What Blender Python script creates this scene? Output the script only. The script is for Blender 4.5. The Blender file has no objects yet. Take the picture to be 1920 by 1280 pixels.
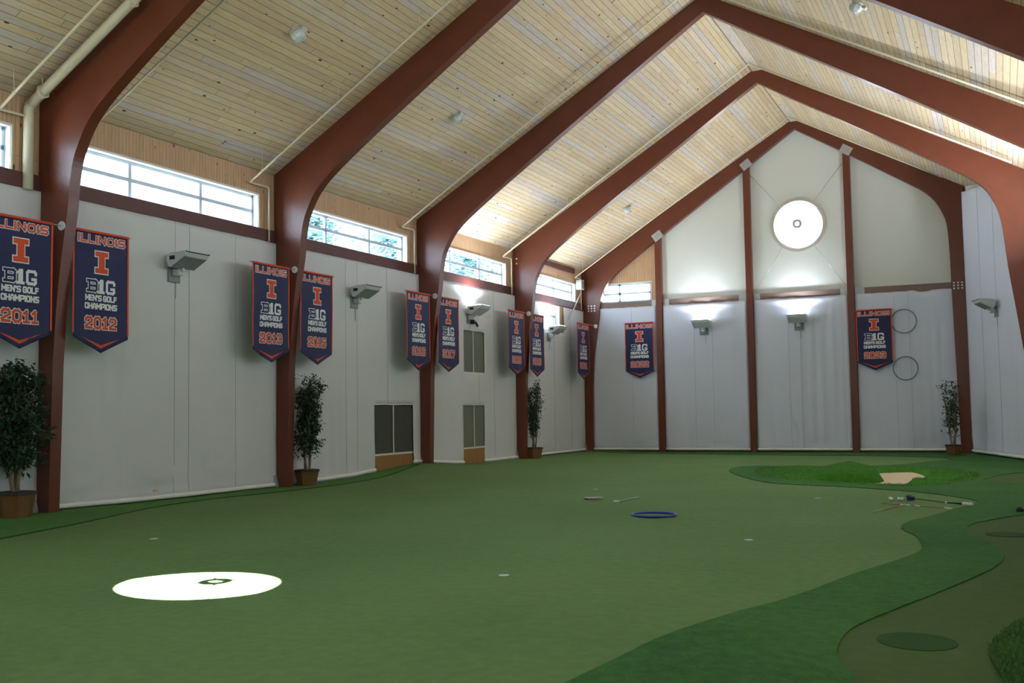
import bpy, bmesh, math, random
from mathutils import Vector, Matrix, noise
from mathutils.geometry import delaunay_2d_cdt
random.seed(7)
SC = bpy.context.scene
COL = SC.collection
PI = math.pi

# ---------------------------------------------------------------- camera
cam_data = bpy.data.cameras.new('camera')
cam = bpy.data.objects.new('camera', cam_data)
COL.objects.link(cam)
yaw, pitch, roll = 0.4363, 0.0654, -0.0155
cam_data.sensor_width = 36.0
cam_data.lens = 1953.0 / 1920.0 * 36.0
cam_data.clip_end = 400
fw = Vector((-math.sin(yaw) * math.cos(pitch), math.cos(yaw) * math.cos(pitch), math.sin(pitch)))
rt = Vector((math.cos(yaw), math.sin(yaw), 0))
up = rt.cross(fw)
r2 = rt * math.cos(roll) + up * math.sin(roll)
u2 = up * math.cos(roll) - rt * math.sin(roll)
mw = Matrix((r2, u2, -fw)).transposed().to_4x4()
mw.translation = Vector((14.40, 0.0, 1.65))
cam.matrix_world = mw
SC.camera = cam

# ---------------------------------------------------------------- view, sky, sun
SC.view_settings.view_transform = 'Standard'
SC.view_settings.look = 'None'
SC.view_settings.exposure = 0.28
SC.view_settings.gamma = 1.0
SC.view_settings.use_curve_mapping = False

SKY = 13.0
world = bpy.data.worlds.new('sky')
SC.world = world
world.use_nodes = True
wn = world.node_tree.nodes
bg = wn['Background']
bg.inputs['Color'].default_value = (0.74, 0.86, 1.0, 1)
bg.inputs['Strength'].default_value = SKY

sun_data = bpy.data.lights.new('sun', 'SUN')
sun_data.energy = 130
sun_data.angle = 0.003
sun_data.color = (1.0, 1.0, 0.98)
sun = bpy.data.objects.new('sun', sun_data)
COL.objects.link(sun)
sun.rotation_euler = Vector((-0.955, 8.68, -8.05)).to_track_quat('-Z', 'Y').to_euler()
sun.location = (9.5, -12, 20)

FIX_POWER = 800.0      # watts of each lit wall floodlight
FIX_COLOR = (0.80, 0.89, 1.0)

# ---------------------------------------------------------------- building measures (metres)
F = [-0.25, 6.0, 12.26, 18.52, 24.78, 31.04, 37.29]      # near faces of the seven arches
RX, RZ = 8.17, 11.81                                     # ridge
LZ = 6.94                                                # left eave height
LS = (RZ - LZ) / RX
RS = 0.549                                               # right roof slope
XR = {0: 17.2, 1: 17.2, 2: 17.2, 3: 17.2, 4: 17.2, 5: 15.55, 6: 13.6}
def rz(x): return RZ - RS * (x - RX)
def ceil_z(x): return LZ + LS * x if x < RX else rz(x)

# ---------------------------------------------------------------- materials
def lin(c):
    return tuple((v / 12.92 if v <= 0.04045 else ((v + 0.055) / 1.055) ** 2.4) for v in [x / 255.0 for x in c])
MATS = {}
def mat(name, rgb, rough=0.6, metal=0.0, spec=0.5, noise_amt=0.12, noise_scale=6.0, bump=0.0, bump_scale=60.0, sheen=0.0, coat=0.0):
    m = bpy.data.materials.new(name); m.use_nodes = True
    nt = m.node_tree; b = nt.nodes['Principled BSDF']
    c = lin(rgb)
    tc = nt.nodes.new('ShaderNodeTexCoord')
    nz = nt.nodes.new('ShaderNodeTexNoise'); nz.inputs['Scale'].default_value = noise_scale; nz.inputs['Detail'].default_value = 4
    nt.links.new(tc.outputs['Object'], nz.inputs['Vector'])
    mx = nt.nodes.new('ShaderNodeMix'); mx.data_type = 'RGBA'
    mx.inputs[6].default_value = tuple(v * (1 - noise_amt) for v in c) + (1,)
    mx.inputs[7].default_value = tuple(min(1, v * (1 + noise_amt)) for v in c) + (1,)
    nt.links.new(nz.outputs['Fac'], mx.inputs[0])
    nt.links.new(mx.outputs[2], b.inputs['Base Color'])
    b.inputs['Roughness'].default_value = rough
    b.inputs['Metallic'].default_value = metal
    b.inputs['Specular IOR Level'].default_value = spec
    if sheen: b.inputs['Sheen Weight'].default_value = sheen
    if coat:
        b.inputs['Coat Weight'].default_value = coat; b.inputs['Coat Roughness'].default_value = 0.25
    if bump:
        n2 = nt.nodes.new('ShaderNodeTexNoise'); n2.inputs['Scale'].default_value = bump_scale; n2.inputs['Detail'].default_value = 3
        nt.links.new(tc.outputs['Object'], n2.inputs['Vector'])
        bp = nt.nodes.new('ShaderNodeBump'); bp.inputs['Strength'].default_value = bump; bp.inputs['Distance'].default_value = 0.02
        nt.links.new(n2.outputs['Fac'], bp.inputs['Height']); nt.links.new(bp.outputs['Normal'], b.inputs['Normal'])
    MATS[name] = m
    return m

def emis(name, rgb, strength):
    m = bpy.data.materials.new(name); m.use_nodes = True
    b = m.node_tree.nodes['Principled BSDF']
    b.inputs['Base Color'].default_value = (0.8, 0.8, 0.8, 1)
    b.inputs['Emission Color'].default_value = tuple(rgb) + (1,)
    b.inputs['Emission Strength'].default_value = strength
    return m

def glass(name, tint=(0.93, 0.97, 1.0), refl=0.06):
    m = bpy.data.materials.new(name); m.use_nodes = True
    nt = m.node_tree; nt.nodes.remove(nt.nodes['Principled BSDF'])
    tr = nt.nodes.new('ShaderNodeBsdfTransparent'); tr.inputs['Color'].default_value = tuple(tint) + (1,)
    gl = nt.nodes.new('ShaderNodeBsdfGlossy'); gl.inputs['Roughness'].default_value = 0.03
    mx = nt.nodes.new('ShaderNodeMixShader'); mx.inputs[0].default_value = refl
    nt.links.new(tr.outputs[0], mx.inputs[1]); nt.links.new(gl.outputs[0], mx.inputs[2])
    nt.links.new(mx.outputs[0], nt.nodes['Material Output'].inputs['Surface'])
    return m

def board_mat(name, width, length, base, alt, dark, gap=0.004, knots=True, stops=(), rough=0.6, spec=0.3):
    """tongue-and-groove boards; texture runs along U, boards stack along V"""
    m = bpy.data.materials.new(name); m.use_nodes = True
    nt = m.node_tree; N = nt.nodes; L = nt.links; b = N['Principled BSDF']
    tc = N.new('ShaderNodeTexCoord')
    src = tc.outputs['UV']
    br = N.new('ShaderNodeTexBrick')
    br.inputs['Scale'].default_value = 1.0
    br.inputs['Brick Width'].default_value = length
    br.inputs['Row Height'].default_value = width
    br.inputs['Mortar Size'].default_value = gap
    br.inputs['Mortar Smooth'].default_value = 0.1
    br.offset = 0.0; br.offset_frequency = 2; br.squash = 1.0
    br.inputs['Color1'].default_value = (0, 0, 0, 1); br.inputs['Color2'].default_value = (1, 1, 1, 1)
    br.inputs['Mortar'].default_value = (0.5, 0.5, 0.5, 1)
    # shade of each board: brick tint plus per-row white noise
    sep = N.new('ShaderNodeSeparateXYZ'); L.new(src, sep.inputs[0])
    dv = N.new('ShaderNodeMath'); dv.operation = 'DIVIDE'; dv.inputs[1].default_value = width; L.new(sep.outputs['Y'], dv.inputs[0])
    fl = N.new('ShaderNodeMath'); fl.operation = 'FLOOR'; L.new(dv.outputs[0], fl.inputs[0])
    wnz = N.new('ShaderNodeTexWhiteNoise'); wnz.noise_dimensions = '1D'; L.new(fl.outputs[0], wnz.inputs['W'])
    sh = N.new('ShaderNodeMath'); sh.operation = 'MULTIPLY_ADD'; sh.inputs[1].default_value = length * 3.7; L.new(wnz.outputs['Value'], sh.inputs[0]); L.new(sep.outputs['X'], sh.inputs[2])
    cv = N.new('ShaderNodeCombineXYZ'); L.new(sh.outputs[0], cv.inputs['X']); L.new(sep.outputs['Y'], cv.inputs['Y']); L.new(cv.outputs[0], br.inputs['Vector'])
    ramp = N.new('ShaderNodeValToRGB')
    for p_, c_ in stops:
        e_ = ramp.color_ramp.elements.new(p_); e_.color = tuple(lin(c_)) + (1,)
    ramp.color_ramp.elements[0].position = 0.0; ramp.color_ramp.elements[0].color = tuple(lin(base)) + (1,)
    ramp.color_ramp.elements[-1].position = 1.0; ramp.color_ramp.elements[-1].color = tuple(lin(alt)) + (1,)
    av = N.new('ShaderNodeMix'); av.inputs[0].default_value = 0.75
    L.new(wnz.outputs['Value'], av.inputs[2])
    rgb2 = N.new('ShaderNodeRGBToBW'); L.new(br.outputs['Color'], rgb2.inputs[0]); L.new(rgb2.outputs[0], av.inputs[3])
    L.new(av.outputs[0], ramp.inputs[0])
    # grain, stretched along the board
    mp = N.new('ShaderNodeMapping'); mp.inputs['Scale'].default_value = (1.2, 26, 1); L.new(src, mp.inputs[0])
    addv = N.new('ShaderNodeVectorMath'); addv.operation = 'ADD'
    cmb = N.new('ShaderNodeCombineXYZ'); L.new(wnz.outputs['Value'], cmb.inputs['Z'])
    mul = N.new('ShaderNodeVectorMath'); mul.operation = 'SCALE'; mul.inputs['Scale'].default_value = 37; L.new(cmb.outputs[0], mul.inputs[0])
    L.new(mp.outputs[0], addv.inputs[0]); L.new(mul.outputs[0], addv.inputs[1])
    gr = N.new('ShaderNodeTexNoise'); gr.inputs['Scale'].default_value = 2.2; gr.inputs['Detail'].default_value = 5; gr.inputs['Distortion'].default_value = 0.6
    L.new(addv.outputs[0], gr.inputs['Vector'])
    grr = N.new('ShaderNodeValToRGB'); grr.color_ramp.elements[0].position = 0.35; grr.color_ramp.elements[1].position = 0.62
    grr.color_ramp.elements[0].color = (0.80, 0.74, 0.66, 1); grr.color_ramp.elements[1].color = (1, 1, 1, 1)
    L.new(gr.outputs['Fac'], grr.inputs[0])
    m1 = N.new('ShaderNodeMix'); m1.data_type = 'RGBA'; m1.blend_type = 'MULTIPLY'; m1.inputs[0].default_value = 0.8
    L.new(ramp.outputs[0], m1.inputs[6]); L.new(grr.outputs[0], m1.inputs[7])
    out = m1.outputs[2]
    if knots:
        mp2 = N.new('ShaderNodeMapping'); mp2.inputs['Scale'].default_value = (2.6, 6.0, 1); L.new(src, mp2.inputs[0])
        vo = N.new('ShaderNodeTexVoronoi'); vo.inputs['Scale'].default_value = 1.0; vo.inputs['Randomness'].default_value = 1.0
        L.new(mp2.outputs[0], vo.inputs['Vector'])
        sc = N.new('ShaderNodeSeparateColor'); L.new(vo.outputs['Color'], sc.inputs[0])
        pw = N.new('ShaderNodeMath'); pw.operation = 'MULTIPLY'; pw.inputs[1].default_value = 0.16; L.new(sc.outputs[0], pw.inputs[0])
        lt = N.new('ShaderNodeMath'); lt.operation = 'SUBTRACT'; L.new(pw.outputs[0], lt.inputs[0]); L.new(vo.outputs['Distance'], lt.inputs[1])
        ms = N.new('ShaderNodeMath'); ms.operation = 'MULTIPLY'; ms.inputs[1].default_value = 30; ms.use_clamp = True; L.new(lt.outputs[0], ms.inputs[0])
        m2 = N.new('ShaderNodeMix'); m2.data_type = 'RGBA'; L.new(ms.outputs[0], m2.inputs[0]); L.new(out, m2.inputs[6])
        m2.inputs[7].default_value = tuple(lin((86, 62, 42))) + (1,)
        out = m2.outputs[2]
    m3 = N.new('ShaderNodeMix'); m3.data_type = 'RGBA'; L.new(br.outputs['Fac'], m3.inputs[0]); L.new(out, m3.inputs[6])
    m3.inputs[7].default_value = tuple(lin(dark)) + (1,)
    L.new(m3.outputs[2], b.inputs['Base Color'])
    b.inputs['Roughness'].default_value = rough; b.inputs['Specular IOR Level'].default_value = spec
    bp = N.new('ShaderNodeBump'); bp.inputs['Strength'].default_value = 0.6; bp.inputs['Distance'].default_value = 0.01; bp.invert = True
    L.new(br.outputs['Fac'], bp.inputs['Height']); L.new(bp.outputs['Normal'], b.inputs['Normal'])
    MATS[name] = m
    return m

def turf_mat(name, c1, c2, fine=90.0, broad=0.35, bump=0.5, dist=0.012):
    m = bpy.data.materials.new(name); m.use_nodes = True
    nt = m.node_tree; N = nt.nodes; L = nt.links; b = N['Principled BSDF']
    tc = N.new('ShaderNodeTexCoord')
    n1 = N.new('ShaderNodeTexNoise'); n1.inputs['Scale'].default_value = fine; n1.inputs['Detail'].default_value = 3; L.new(tc.outputs['Object'], n1.inputs['Vector'])
    n2 = N.new('ShaderNodeTexNoise'); n2.inputs['Scale'].default_value = broad; n2.inputs['Detail'].default_value = 3; L.new(tc.outputs['Object'], n2.inputs['Vector'])
    n3 = N.new('ShaderNodeTexNoise'); n3.inputs['Scale'].default_value = 9; n3.inputs['Detail'].default_value = 4; L.new(tc.outputs['Object'], n3.inputs['Vector'])
    a = N.new('ShaderNodeMath'); a.operation = 'ADD'; L.new(n1.outputs['Fac'], a.inputs[0]); L.new(n2.outputs['Fac'], a.inputs[1])
    a2 = N.new('ShaderNodeMath'); a2.operation = 'ADD'; L.new(a.outputs[0], a2.inputs[0]); L.new(n3.outputs['Fac'], a2.inputs[1])
    mr = N.new('ShaderNodeMapRange'); mr.inputs['From Min'].default_value = 1.1; mr.inputs['From Max'].default_value = 1.9; L.new(a2.outputs[0], mr.inputs['Value'])
    mx = N.new('ShaderNodeMix'); mx.data_type = 'RGBA'
    mx.inputs[6].default_value = tuple(lin(c1)) + (1,); mx.inputs[7].default_value = tuple(lin(c2)) + (1,)
    L.new(mr.outputs[0], mx.inputs[0]); L.new(mx.outputs[2], b.inputs['Base Color'])
    b.inputs['Roughness'].default_value = 0.9; b.inputs['Specular IOR Level'].default_value = 0.15
    b.inputs['Sheen Weight'].default_value = 0.0
    bp = N.new('ShaderNodeBump'); bp.inputs['Strength'].default_value = bump; bp.inputs['Distance'].default_value = dist
    L.new(n1.outputs['Fac'], bp.inputs['Height']); L.new(bp.outputs['Normal'], b.inputs['Normal'])
    MATS[name] = m
    return m

M_ceil = board_mat('pine_ceiling_boards', 0.142, 4.4, (200, 176, 138), (210, 200, 196), (122, 98, 70), gap=0.005, stops=((0.3, (212, 192, 156)), (0.5, (200, 180, 152)), (0.65, (216, 198, 166)), (0.8, (198, 186, 174))))
M_pine = board_mat('pine_wall_boards', 0.085, 9.0, (204, 168, 134), (212, 176, 142), (152, 116, 84), gap=0.004, knots=True)
M_sid = board_mat('stained_siding', 0.14, 9.0, (150, 112, 62), (160, 120, 70), (100, 72, 40), gap=0.004, knots=False)
M_arch = mat('stained_glulam', (102, 50, 31), rough=0.34, noise_amt=0.22, noise_scale=2.5, bump=0.15, bump_scale=14, spec=0.5)
M_girt = mat('stained_girt', (88, 46, 40), rough=0.5, noise_amt=0.2, noise_scale=4)
M_girt2 = mat('grey_brown_girt', (122, 102, 92), rough=0.6, noise_amt=0.18, noise_scale=5)
M_cloth = mat('off_white_curtain', (214, 214, 213), rough=0.9, noise_amt=0.03, noise_scale=1.2, spec=0.1)
M_cloth_bluelit = mat('bluish_lit_curtain', (212, 217, 230), rough=0.9, noise_amt=0.03, noise_scale=1.2, spec=0.1)  # copy of the curtain cloth with the bluish light put into its colour
M_hem = mat('curtain_hem_tape', (238, 236, 228), rough=0.85, noise_amt=0.03, spec=0.1)
M_seam = mat('curtain_seam', (160, 162, 163), rough=0.9, noise_amt=0.05)
M_panel = mat('cream_wall_panel', (214, 216, 208), rough=0.8, noise_amt=0.02, noise_scale=0.8, spec=0.2)
M_walldark = mat('outer_sheathing', (150, 138, 118), rough=0.9)
M_alu = mat('pale_aluminium_frame', (206, 222, 240), rough=0.4, metal=0.2, noise_amt=0.03)
M_reveal = mat('painted_window_reveal', (222, 220, 210), rough=0.6, noise_amt=0.03)
M_glass = glass('window_glass')
M_screen = mat('dark_insect_screen', (66, 66, 56), rough=0.8, noise_amt=0.12, noise_scale=3)
M_screen2 = mat('grey_green_screen', (112, 114, 100), rough=0.8, noise_amt=0.06, noise_scale=40)
M_strip = mat('cream_webbing', (226, 220, 204), rough=0.8, noise_amt=0.04)
M_steel = mat('galvanised_steel', (176, 178, 176), rough=0.45, metal=0.6, noise_amt=0.06, noise_scale=20)
M_boltm = mat('bright_bolt_heads', (226, 228, 230), rough=0.35, metal=0.3, noise_amt=0.02)
M_pipe = mat('cream_painted_pipe', (212, 204, 176), rough=0.5, noise_amt=0.05)
M_fix = mat('white_enamel_housing', (198, 202, 200), rough=0.45, noise_amt=0.04)
M_fixu = mat('grey_enamel_unlit_underside', (128, 134, 128), rough=0.5, noise_amt=0.04)  # grey enamel parts; also the shaded look under unlit housings
M_black = mat('black_rubber', (22, 22, 24), rough=0.6, noise_amt=0.1)
M_lens_off = mat('unlit_lens', (190, 198, 204), rough=0.15, noise_amt=0.02)
M_lens_on = emis('lit_lens', FIX_COLOR, 13.0)
M_clear = mat('clear_ribbed_glass', (206, 212, 210), rough=0.12, noise_amt=0.1, noise_scale=50, coat=0.5)
M_navy = mat('navy_banner_cloth', (32, 37, 80), rough=0.65, noise_amt=0.06, noise_scale=8, spec=0.4)
M_orange = mat('orange_applique', (214, 76, 34), rough=0.7, noise_amt=0.04)
M_white = mat('white_applique', (226, 228, 228), rough=0.7, noise_amt=0.02)
M_hoopb = mat('navy_plastic_hoop', (30, 34, 150), rough=0.3, noise_amt=0.03)
M_hoopg = mat('blue_green_hoop', (96, 124, 138), rough=0.35, noise_amt=0.04)
M_ball = mat('white_golf_ball', (236, 236, 236), rough=0.3, noise_amt=0.02)
M_navyp = mat('navy_putter_headcover', (22, 34, 62), rough=0.5, noise_amt=0.1)
M_grip = mat('white_grip', (222, 222, 220), rough=0.6, noise_amt=0.05)
M_orst = mat('orange_fibreglass', (150, 98, 62), rough=0.5, noise_amt=0.08)
M_yelst = mat('yellow_fibreglass', (180, 172, 96), rough=0.5, noise_amt=0.08)
M_towel = mat('grey_towel', (176, 172, 172), rough=0.95, noise_amt=0.25, noise_scale=30)
M_leaf = mat('ficus_leaf', (44, 72, 50), rough=0.45, noise_amt=0.35, noise_scale=12, spec=0.4)
M_bark = mat('pale_ficus_bark', (150, 134, 112), rough=0.9, noise_amt=0.25, noise_scale=14)
M_pot = mat('brown_wooden_planter', (112, 78, 40), rough=0.6, noise_amt=0.25, noise_scale=5)
M_potrim = mat('dark_planter_rim', (58, 42, 28), rough=0.6, noise_amt=0.15)
M_soil = mat('dark_moss', (46, 40, 28), rough=1.0, noise_amt=0.3, noise_scale=40)
M_green = turf_mat('putting_green_turf', (88, 118, 70), (106, 136, 86), fine=110, bump=0.25, dist=0.008)
M_fringe = turf_mat('fringe_turf', (44, 88, 44), (70, 118, 58), fine=60, bump=0.6, dist=0.02)
M_olive = turf_mat('olive_turf', (66, 90, 48), (78, 102, 58), fine=110, bump=0.25, dist=0.008)
M_patch = turf_mat('dark_patch_turf', (40, 74, 38), (50, 84, 44), fine=110, bump=0.25, dist=0.008)
M_strip_t = turf_mat('side_strip_turf', (66, 112, 54), (84, 128, 66), fine=80)
M_rough = turf_mat('rough_turf', (40, 74, 22), (62, 104, 36), fine=38, bump=1.0, dist=0.04)
M_lush = turf_mat('long_bunker_grass', (50, 108, 26), (78, 140, 42), fine=34, bump=1.0, dist=0.05)
M_blade = mat('grass_blade', (70, 112, 44), rough=0.7, noise_amt=0.3, noise_scale=3)
M_sand = mat('pale_bunker_sand', (216, 198, 172), rough=0.95, noise_amt=0.06, noise_scale=10, bump=0.4, bump_scale=30)
M_seamd = mat('dark_turf_seam', (34, 52, 22), rough=0.95)
M_tree = mat('sunlit_tree_leaves', (104, 140, 148), rough=0.8, noise_amt=0.3, noise_scale=2)
M_trunk = mat('tree_bark', (90, 76, 60), rough=0.9)
M_cup = mat('white_cup_liner', (230, 232, 236), rough=0.4, noise_amt=0.02)
M_bounce_ground = mat('bounce_ground_grey', (150, 144, 132), rough=1.0)  # unseen ground, neutral so its bounce stays warm on the ceiling

# ---------------------------------------------------------------- helpers
class MB:
    def __init__(s): s.v = []; s.f = []; s.uv = None
    def add(s, vs, fs):
        o = len(s.v); s.v += [tuple(v) for v in vs]; s.f += [tuple(i + o for i in f) for f in fs]; return s
    def box(s, x0, x1, y0, y1, z0, z1):
        return s.add([(x0, y0, z0), (x1, y0, z0), (x1, y1, z0), (x0, y1, z0), (x0, y0, z1), (x1, y0, z1), (x1, y1, z1), (x0, y1, z1)],
                     [(0, 3, 2, 1), (4, 5, 6, 7), (0, 1, 5, 4), (1, 2, 6, 5), (2, 3, 7, 6), (3, 0, 4, 7)])
    def obox(s, c, ax, ay, az):
        c = Vector(c); ax = Vector(ax); ay = Vector(ay); az = Vector(az)
        vs = [c + a * ax + b * ay + d * az for d in (-1, 1) for a, b in ((-1, -1), (1, -1), (1, 1), (-1, 1))]
        return s.add(vs, [(0, 3, 2, 1), (4, 5, 6, 7), (0, 1, 5, 4), (1, 2, 6, 5), (2, 3, 7, 6), (3, 0, 4, 7)])
    def tube(s, pts, r, n=8, cap=True, closed=False):
        pts = [Vector(p) for p in pts]; k = len(pts)
        rs = r if isinstance(r, (list, tuple)) else [r] * k
        vs = []; prev = None
        for i, p in enumerate(pts):
            if closed: d = pts[(i + 1) % k] - pts[i - 1]
            else: d = pts[min(i + 1, k - 1)] - pts[max(i - 1, 0)]
            d.normalize()
            if prev is None:
                a = d.orthogonal().normalized()
            else:
                a = prev - d * prev.dot(d)
                if a.length < 1e-4: a = d.orthogonal()
                a.normalize()
            prev = a; bvec = d.cross(a)
            for j in range(n):
                t = 2 * PI * j / n
                vs.append(p + (a * math.cos(t) + bvec * math.sin(t)) * rs[i])
        fs = []
        m = k if closed else k - 1
        for i in range(m):
            for j in range(n):
                a0 = i * n + j; a1 = i * n + (j + 1) % n; b0 = ((i + 1) % k) * n + j; b1 = ((i + 1) % k) * n + (j + 1) % n
                fs.append((a0, a1, b1, b0))
        if cap and not closed:
            fs.append(tuple(range(n - 1, -1, -1))); fs.append(tuple((k - 1) * n + j for j in range(n)))
        return s.add(vs, fs)
    def prism(s, prof, axis_vec, origin=(0, 0, 0), px=(1, 0, 0), pz=(0, 0, 1)):
        """closed profile [(a,b)] in plane px,pz extruded along axis_vec"""
        o = Vector(origin); px = Vector(px); pz = Vector(pz); av = Vector(axis_vec); n = len(prof)
        vs = [o + px * a + pz * b for a, b in prof] + [o + px * a + pz * b + av for a, b in prof]
        fs = [tuple(range(n - 1, -1, -1)), tuple(range(n, 2 * n))] + [(i, (i + 1) % n, n + (i + 1) % n, n + i) for i in range(n)]
        return s.add(vs, fs)
    def lathe(s, prof, n=24, c=(0, 0, 0), rot=0.0):
        vs = []; k = len(prof)
        for r, z in prof:
            for j in range(n):
                t = rot + 2 * PI * j / n; vs.append((c[0] + r * math.cos(t), c[1] + r * math.sin(t), c[2] + z))
        fs = [(i * n + j, i * n + (j + 1) % n, (i + 1) * n + (j + 1) % n, (i + 1) * n + j) for i in range(k - 1) for j in range(n)]
        fs.append(tuple(range(n - 1, -1, -1))); fs.append(tuple((k - 1) * n + j for j in range(n)))
        return s.add(vs, fs)
    def sphere(s, c, r, n=16, m=10):
        prof = [(max(1e-4, r * math.sin(PI * i / m)), -r * math.cos(PI * i / m)) for i in range(m + 1)]
        return s.lathe(prof, n, c)
    def build(s, name, m, parent=None, smooth=False, bevel=0.0, fix=False):
        me = bpy.data.meshes.new(name); me.from_pydata(s.v, [], s.f); me.update()
        if fix:
            bm = bmesh.new(); bm.from_mesh(me); bmesh.ops.recalc_face_normals(bm, faces=bm.faces); bm.to_mesh(me); bm.free()
        o = bpy.data.objects.new(name, me); COL.objects.link(o)
        if m: me.materials.append(m)
        if parent: o.parent = parent
        if smooth:
            for p in me.polygons: p.use_smooth = True
        if bevel:
            md = o.modifiers.new('bevel', 'BEVEL'); md.width = bevel; md.segments = 2; md.limit_method = 'ANGLE'
        return o

def empty(name, loc=(0, 0, 0), rot=0.0):
    o = bpy.data.objects.new(name, None); COL.objects.link(o); o.empty_display_size = 0.2
    o.location = loc; o.rotation_euler = (0, 0, rot); return o
def tag(o, label, cat, group=None, kind=None):
    o['label'] = label; o['category'] = cat
    if group: o['group'] = group
    if kind: o['kind'] = kind
    return o
def uv_map(o, fn):
    me = o.data; uv = me.uv_layers.new(name='UVMap')
    for lp in me.loops:
        uv.data[lp.index].uv = fn(me.vertices[lp.vertex_index].co)
def copy_tree(o, parent=None):
    c = o.copy(); COL.objects.link(c)
    if parent: c.parent = parent
    for ch in list(o.children): copy_tree(ch, c)
    return c

def in_poly(p, poly):
    x, y = p[0], p[1]; c = False; j = len(poly) - 1
    for i in range(len(poly)):
        xi, yi = poly[i][0], poly[i][1]; xj, yj = poly[j][0], poly[j][1]
        if (yi > y) != (yj > y) and x < (xj - xi) * (y - yi) / (yj - yi) + xi: c = not c
        j = i
    return c
def poly_dist(p, poly):
    best = 1e9; px, py = p[0], p[1]
    for i in range(len(poly)):
        ax, ay = poly[i - 1][0], poly[i - 1][1]; bx, by = poly[i][0], poly[i][1]
        dx, dy = bx - ax, by - ay; l = dx * dx + dy * dy
        t = 0 if l == 0 else max(0, min(1, ((px - ax) * dx + (py - ay) * dy) / l))
        d = math.hypot(px - ax - t * dx, py - ay - t * dy)
        best = min(best, d)
    return best
def smooth_poly(poly, n=6, closed=True):
    out = []; k = len(poly)
    rng = range(k) if closed else range(k - 1)
    for i in rng:
        if closed: p0, p1, p2, p3 = poly[i - 1], poly[i], poly[(i + 1) % k], poly[(i + 2) % k]
        else: p0, p1, p2, p3 = poly[max(i - 1, 0)], poly[i], poly[i + 1], poly[min(i + 2, k - 1)]
        for j in range(n):
            t = j / n
            out.append(tuple(0.5 * (2 * p1[a] + (p2[a] - p0[a]) * t + (2 * p0[a] - 5 * p1[a] + 4 * p2[a] - p3[a]) * t * t + (-p0[a] + 3 * p1[a] - 3 * p2[a] + p3[a]) * t ** 3) for a in (0, 1)))
    if not closed: out.append(tuple(poly[-1]))
    return out
def tri_region(outer, holes=(), grid=None):
    """2D triangulation of an outline with holes; returns verts, tris"""
    pts = []; edges = []
    for loop in [outer] + list(holes):
        o = len(pts); k = len(loop); pts += [Vector((p[0], p[1])) for p in loop]
        edges += [(o + i, o + (i + 1) % k) for i in range(k)]
    if grid:
        pts += [Vector(p) for p in grid]
    r = delaunay_2d_cdt(pts, edges, [], 0, 1e-5)
    vs, fs = r[0], r[2]; keep = []
    for f in fs:
        c = sum((vs[i] for i in f), Vector((0, 0))) / len(f)
        if in_poly(c, outer) and not any(in_poly(c, h) for h in holes): keep.append(tuple(f))
    return vs, keep
def slab(mb, outer, holes, thick):
    """wall slab in local X,Z; front face at Y=0 (room side), back at Y=thick, with reveals round its openings"""
    vs, fs = tri_region(outer, holes)
    mb.add([(v[0], 0, v[1]) for v in vs], fs)
    mb.add([(v[0], thick, v[1]) for v in vs], [tuple(reversed(f)) for f in fs])
    for loop in [outer] + list(holes):
        k = len(loop)
        mb.add([(p[0], 0, p[1]) for p in loop] + [(p[0], thick, p[1]) for p in loop], [(i, (i + 1) % k, k + (i + 1) % k, k + i) for i in range(k)])
def dens(poly, st=0.3):
    out = []
    for i in range(len(poly)):
        a, c = poly[i], poly[(i + 1) % len(poly)]; n = max(1, int(math.ceil(math.hypot(c[0] - a[0], c[1] - a[1]) / st)))
        out += [(a[0] + (c[0] - a[0]) * k / n, a[1] + (c[1] - a[1]) * k / n) for k in range(n)]
    return out
def rect(x0, x1, z0, z1): return [(x0, z0), (x1, z0), (x1, z1), (x0, z1)]
def circle(cx, cz, r, n=48): return [(cx + r * math.cos(2 * PI * i / n), cz + r * math.sin(2 * PI * i / n)) for i in range(n)]

# ---------------------------------------------------------------- ground
GREEN_EDGE_NEAR = [(11.6, 3.0), (11.8, 4.6), (12.02, 5.95), (12.24, 7.51), (12.71, 9.11), (13.04, 10.75), (13.34, 11.8), (13.51, 12.51), (13.51, 13.08), (13.39, 14.0),
                   (13.2, 14.6), (13.13, 15.1), (13.2, 15.7), (13.4, 16.3), (13.72, 17.6), (13.98, 18.6), (13.9, 19.4), (13.08, 20.5), (11.87, 21.3), (10.15, 22.2),
                   (9.05, 24.05), (8.1, 26.4), (8.1, 28.0), (8.9, 28.95), (11.3, 29.2), (12.6, 31.0), (13.0, 33.0), (12.2, 34.6), (9.5, 35.2)]
OLIVE_EDGE = [(13.9, 3.0), (13.75, 5.2), (13.55, 6.56), (13.4, 7.0), (13.34, 7.4), (13.33, 7.77), (13.37, 8.17), (13.53, 8.8), (13.8, 9.74), (14.06, 10.62), (14.28, 11.49), (14.37, 12.2),
              (14.35, 12.88), (14.2, 13.64), (14.04, 14.32), (13.95, 14.89), (13.98, 15.44), (14.15, 15.95), (14.65, 17.03), (15.6, 18.2), (16.9, 18.8)]
OLIVE2 = [(14.05, 24.3), (14.2, 25.4), (14.4, 26.3), (14.85, 26.95), (15.6, 27.2), (16.2, 27.0), (16.6, 25.6), (16.8, 23.8), (15.6, 23.2), (14.7, 23.4)]
ROUGH = [(16.9, 13.0), (15.6, 10.9), (14.9, 9.6), (14.5, 8.8), (14.38, 8.42), (14.29, 7.96), (14.27, 7.6), (14.31, 7.2), (14.36, 6.8), (14.42, 5.6), (14.6, 4.0), (15.0, 3.0), (16.9, 3.0)]
SEAM = [(2.9, 6.5), (2.6, 8.4), (2.14, 9.89), (1.71, 11.81), (0.98, 13.96), (0.75, 15.83), (0.9, 17.2), (0.95, 19.58), (0.7, 22.2), (0.35, 24.2)]
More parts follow.
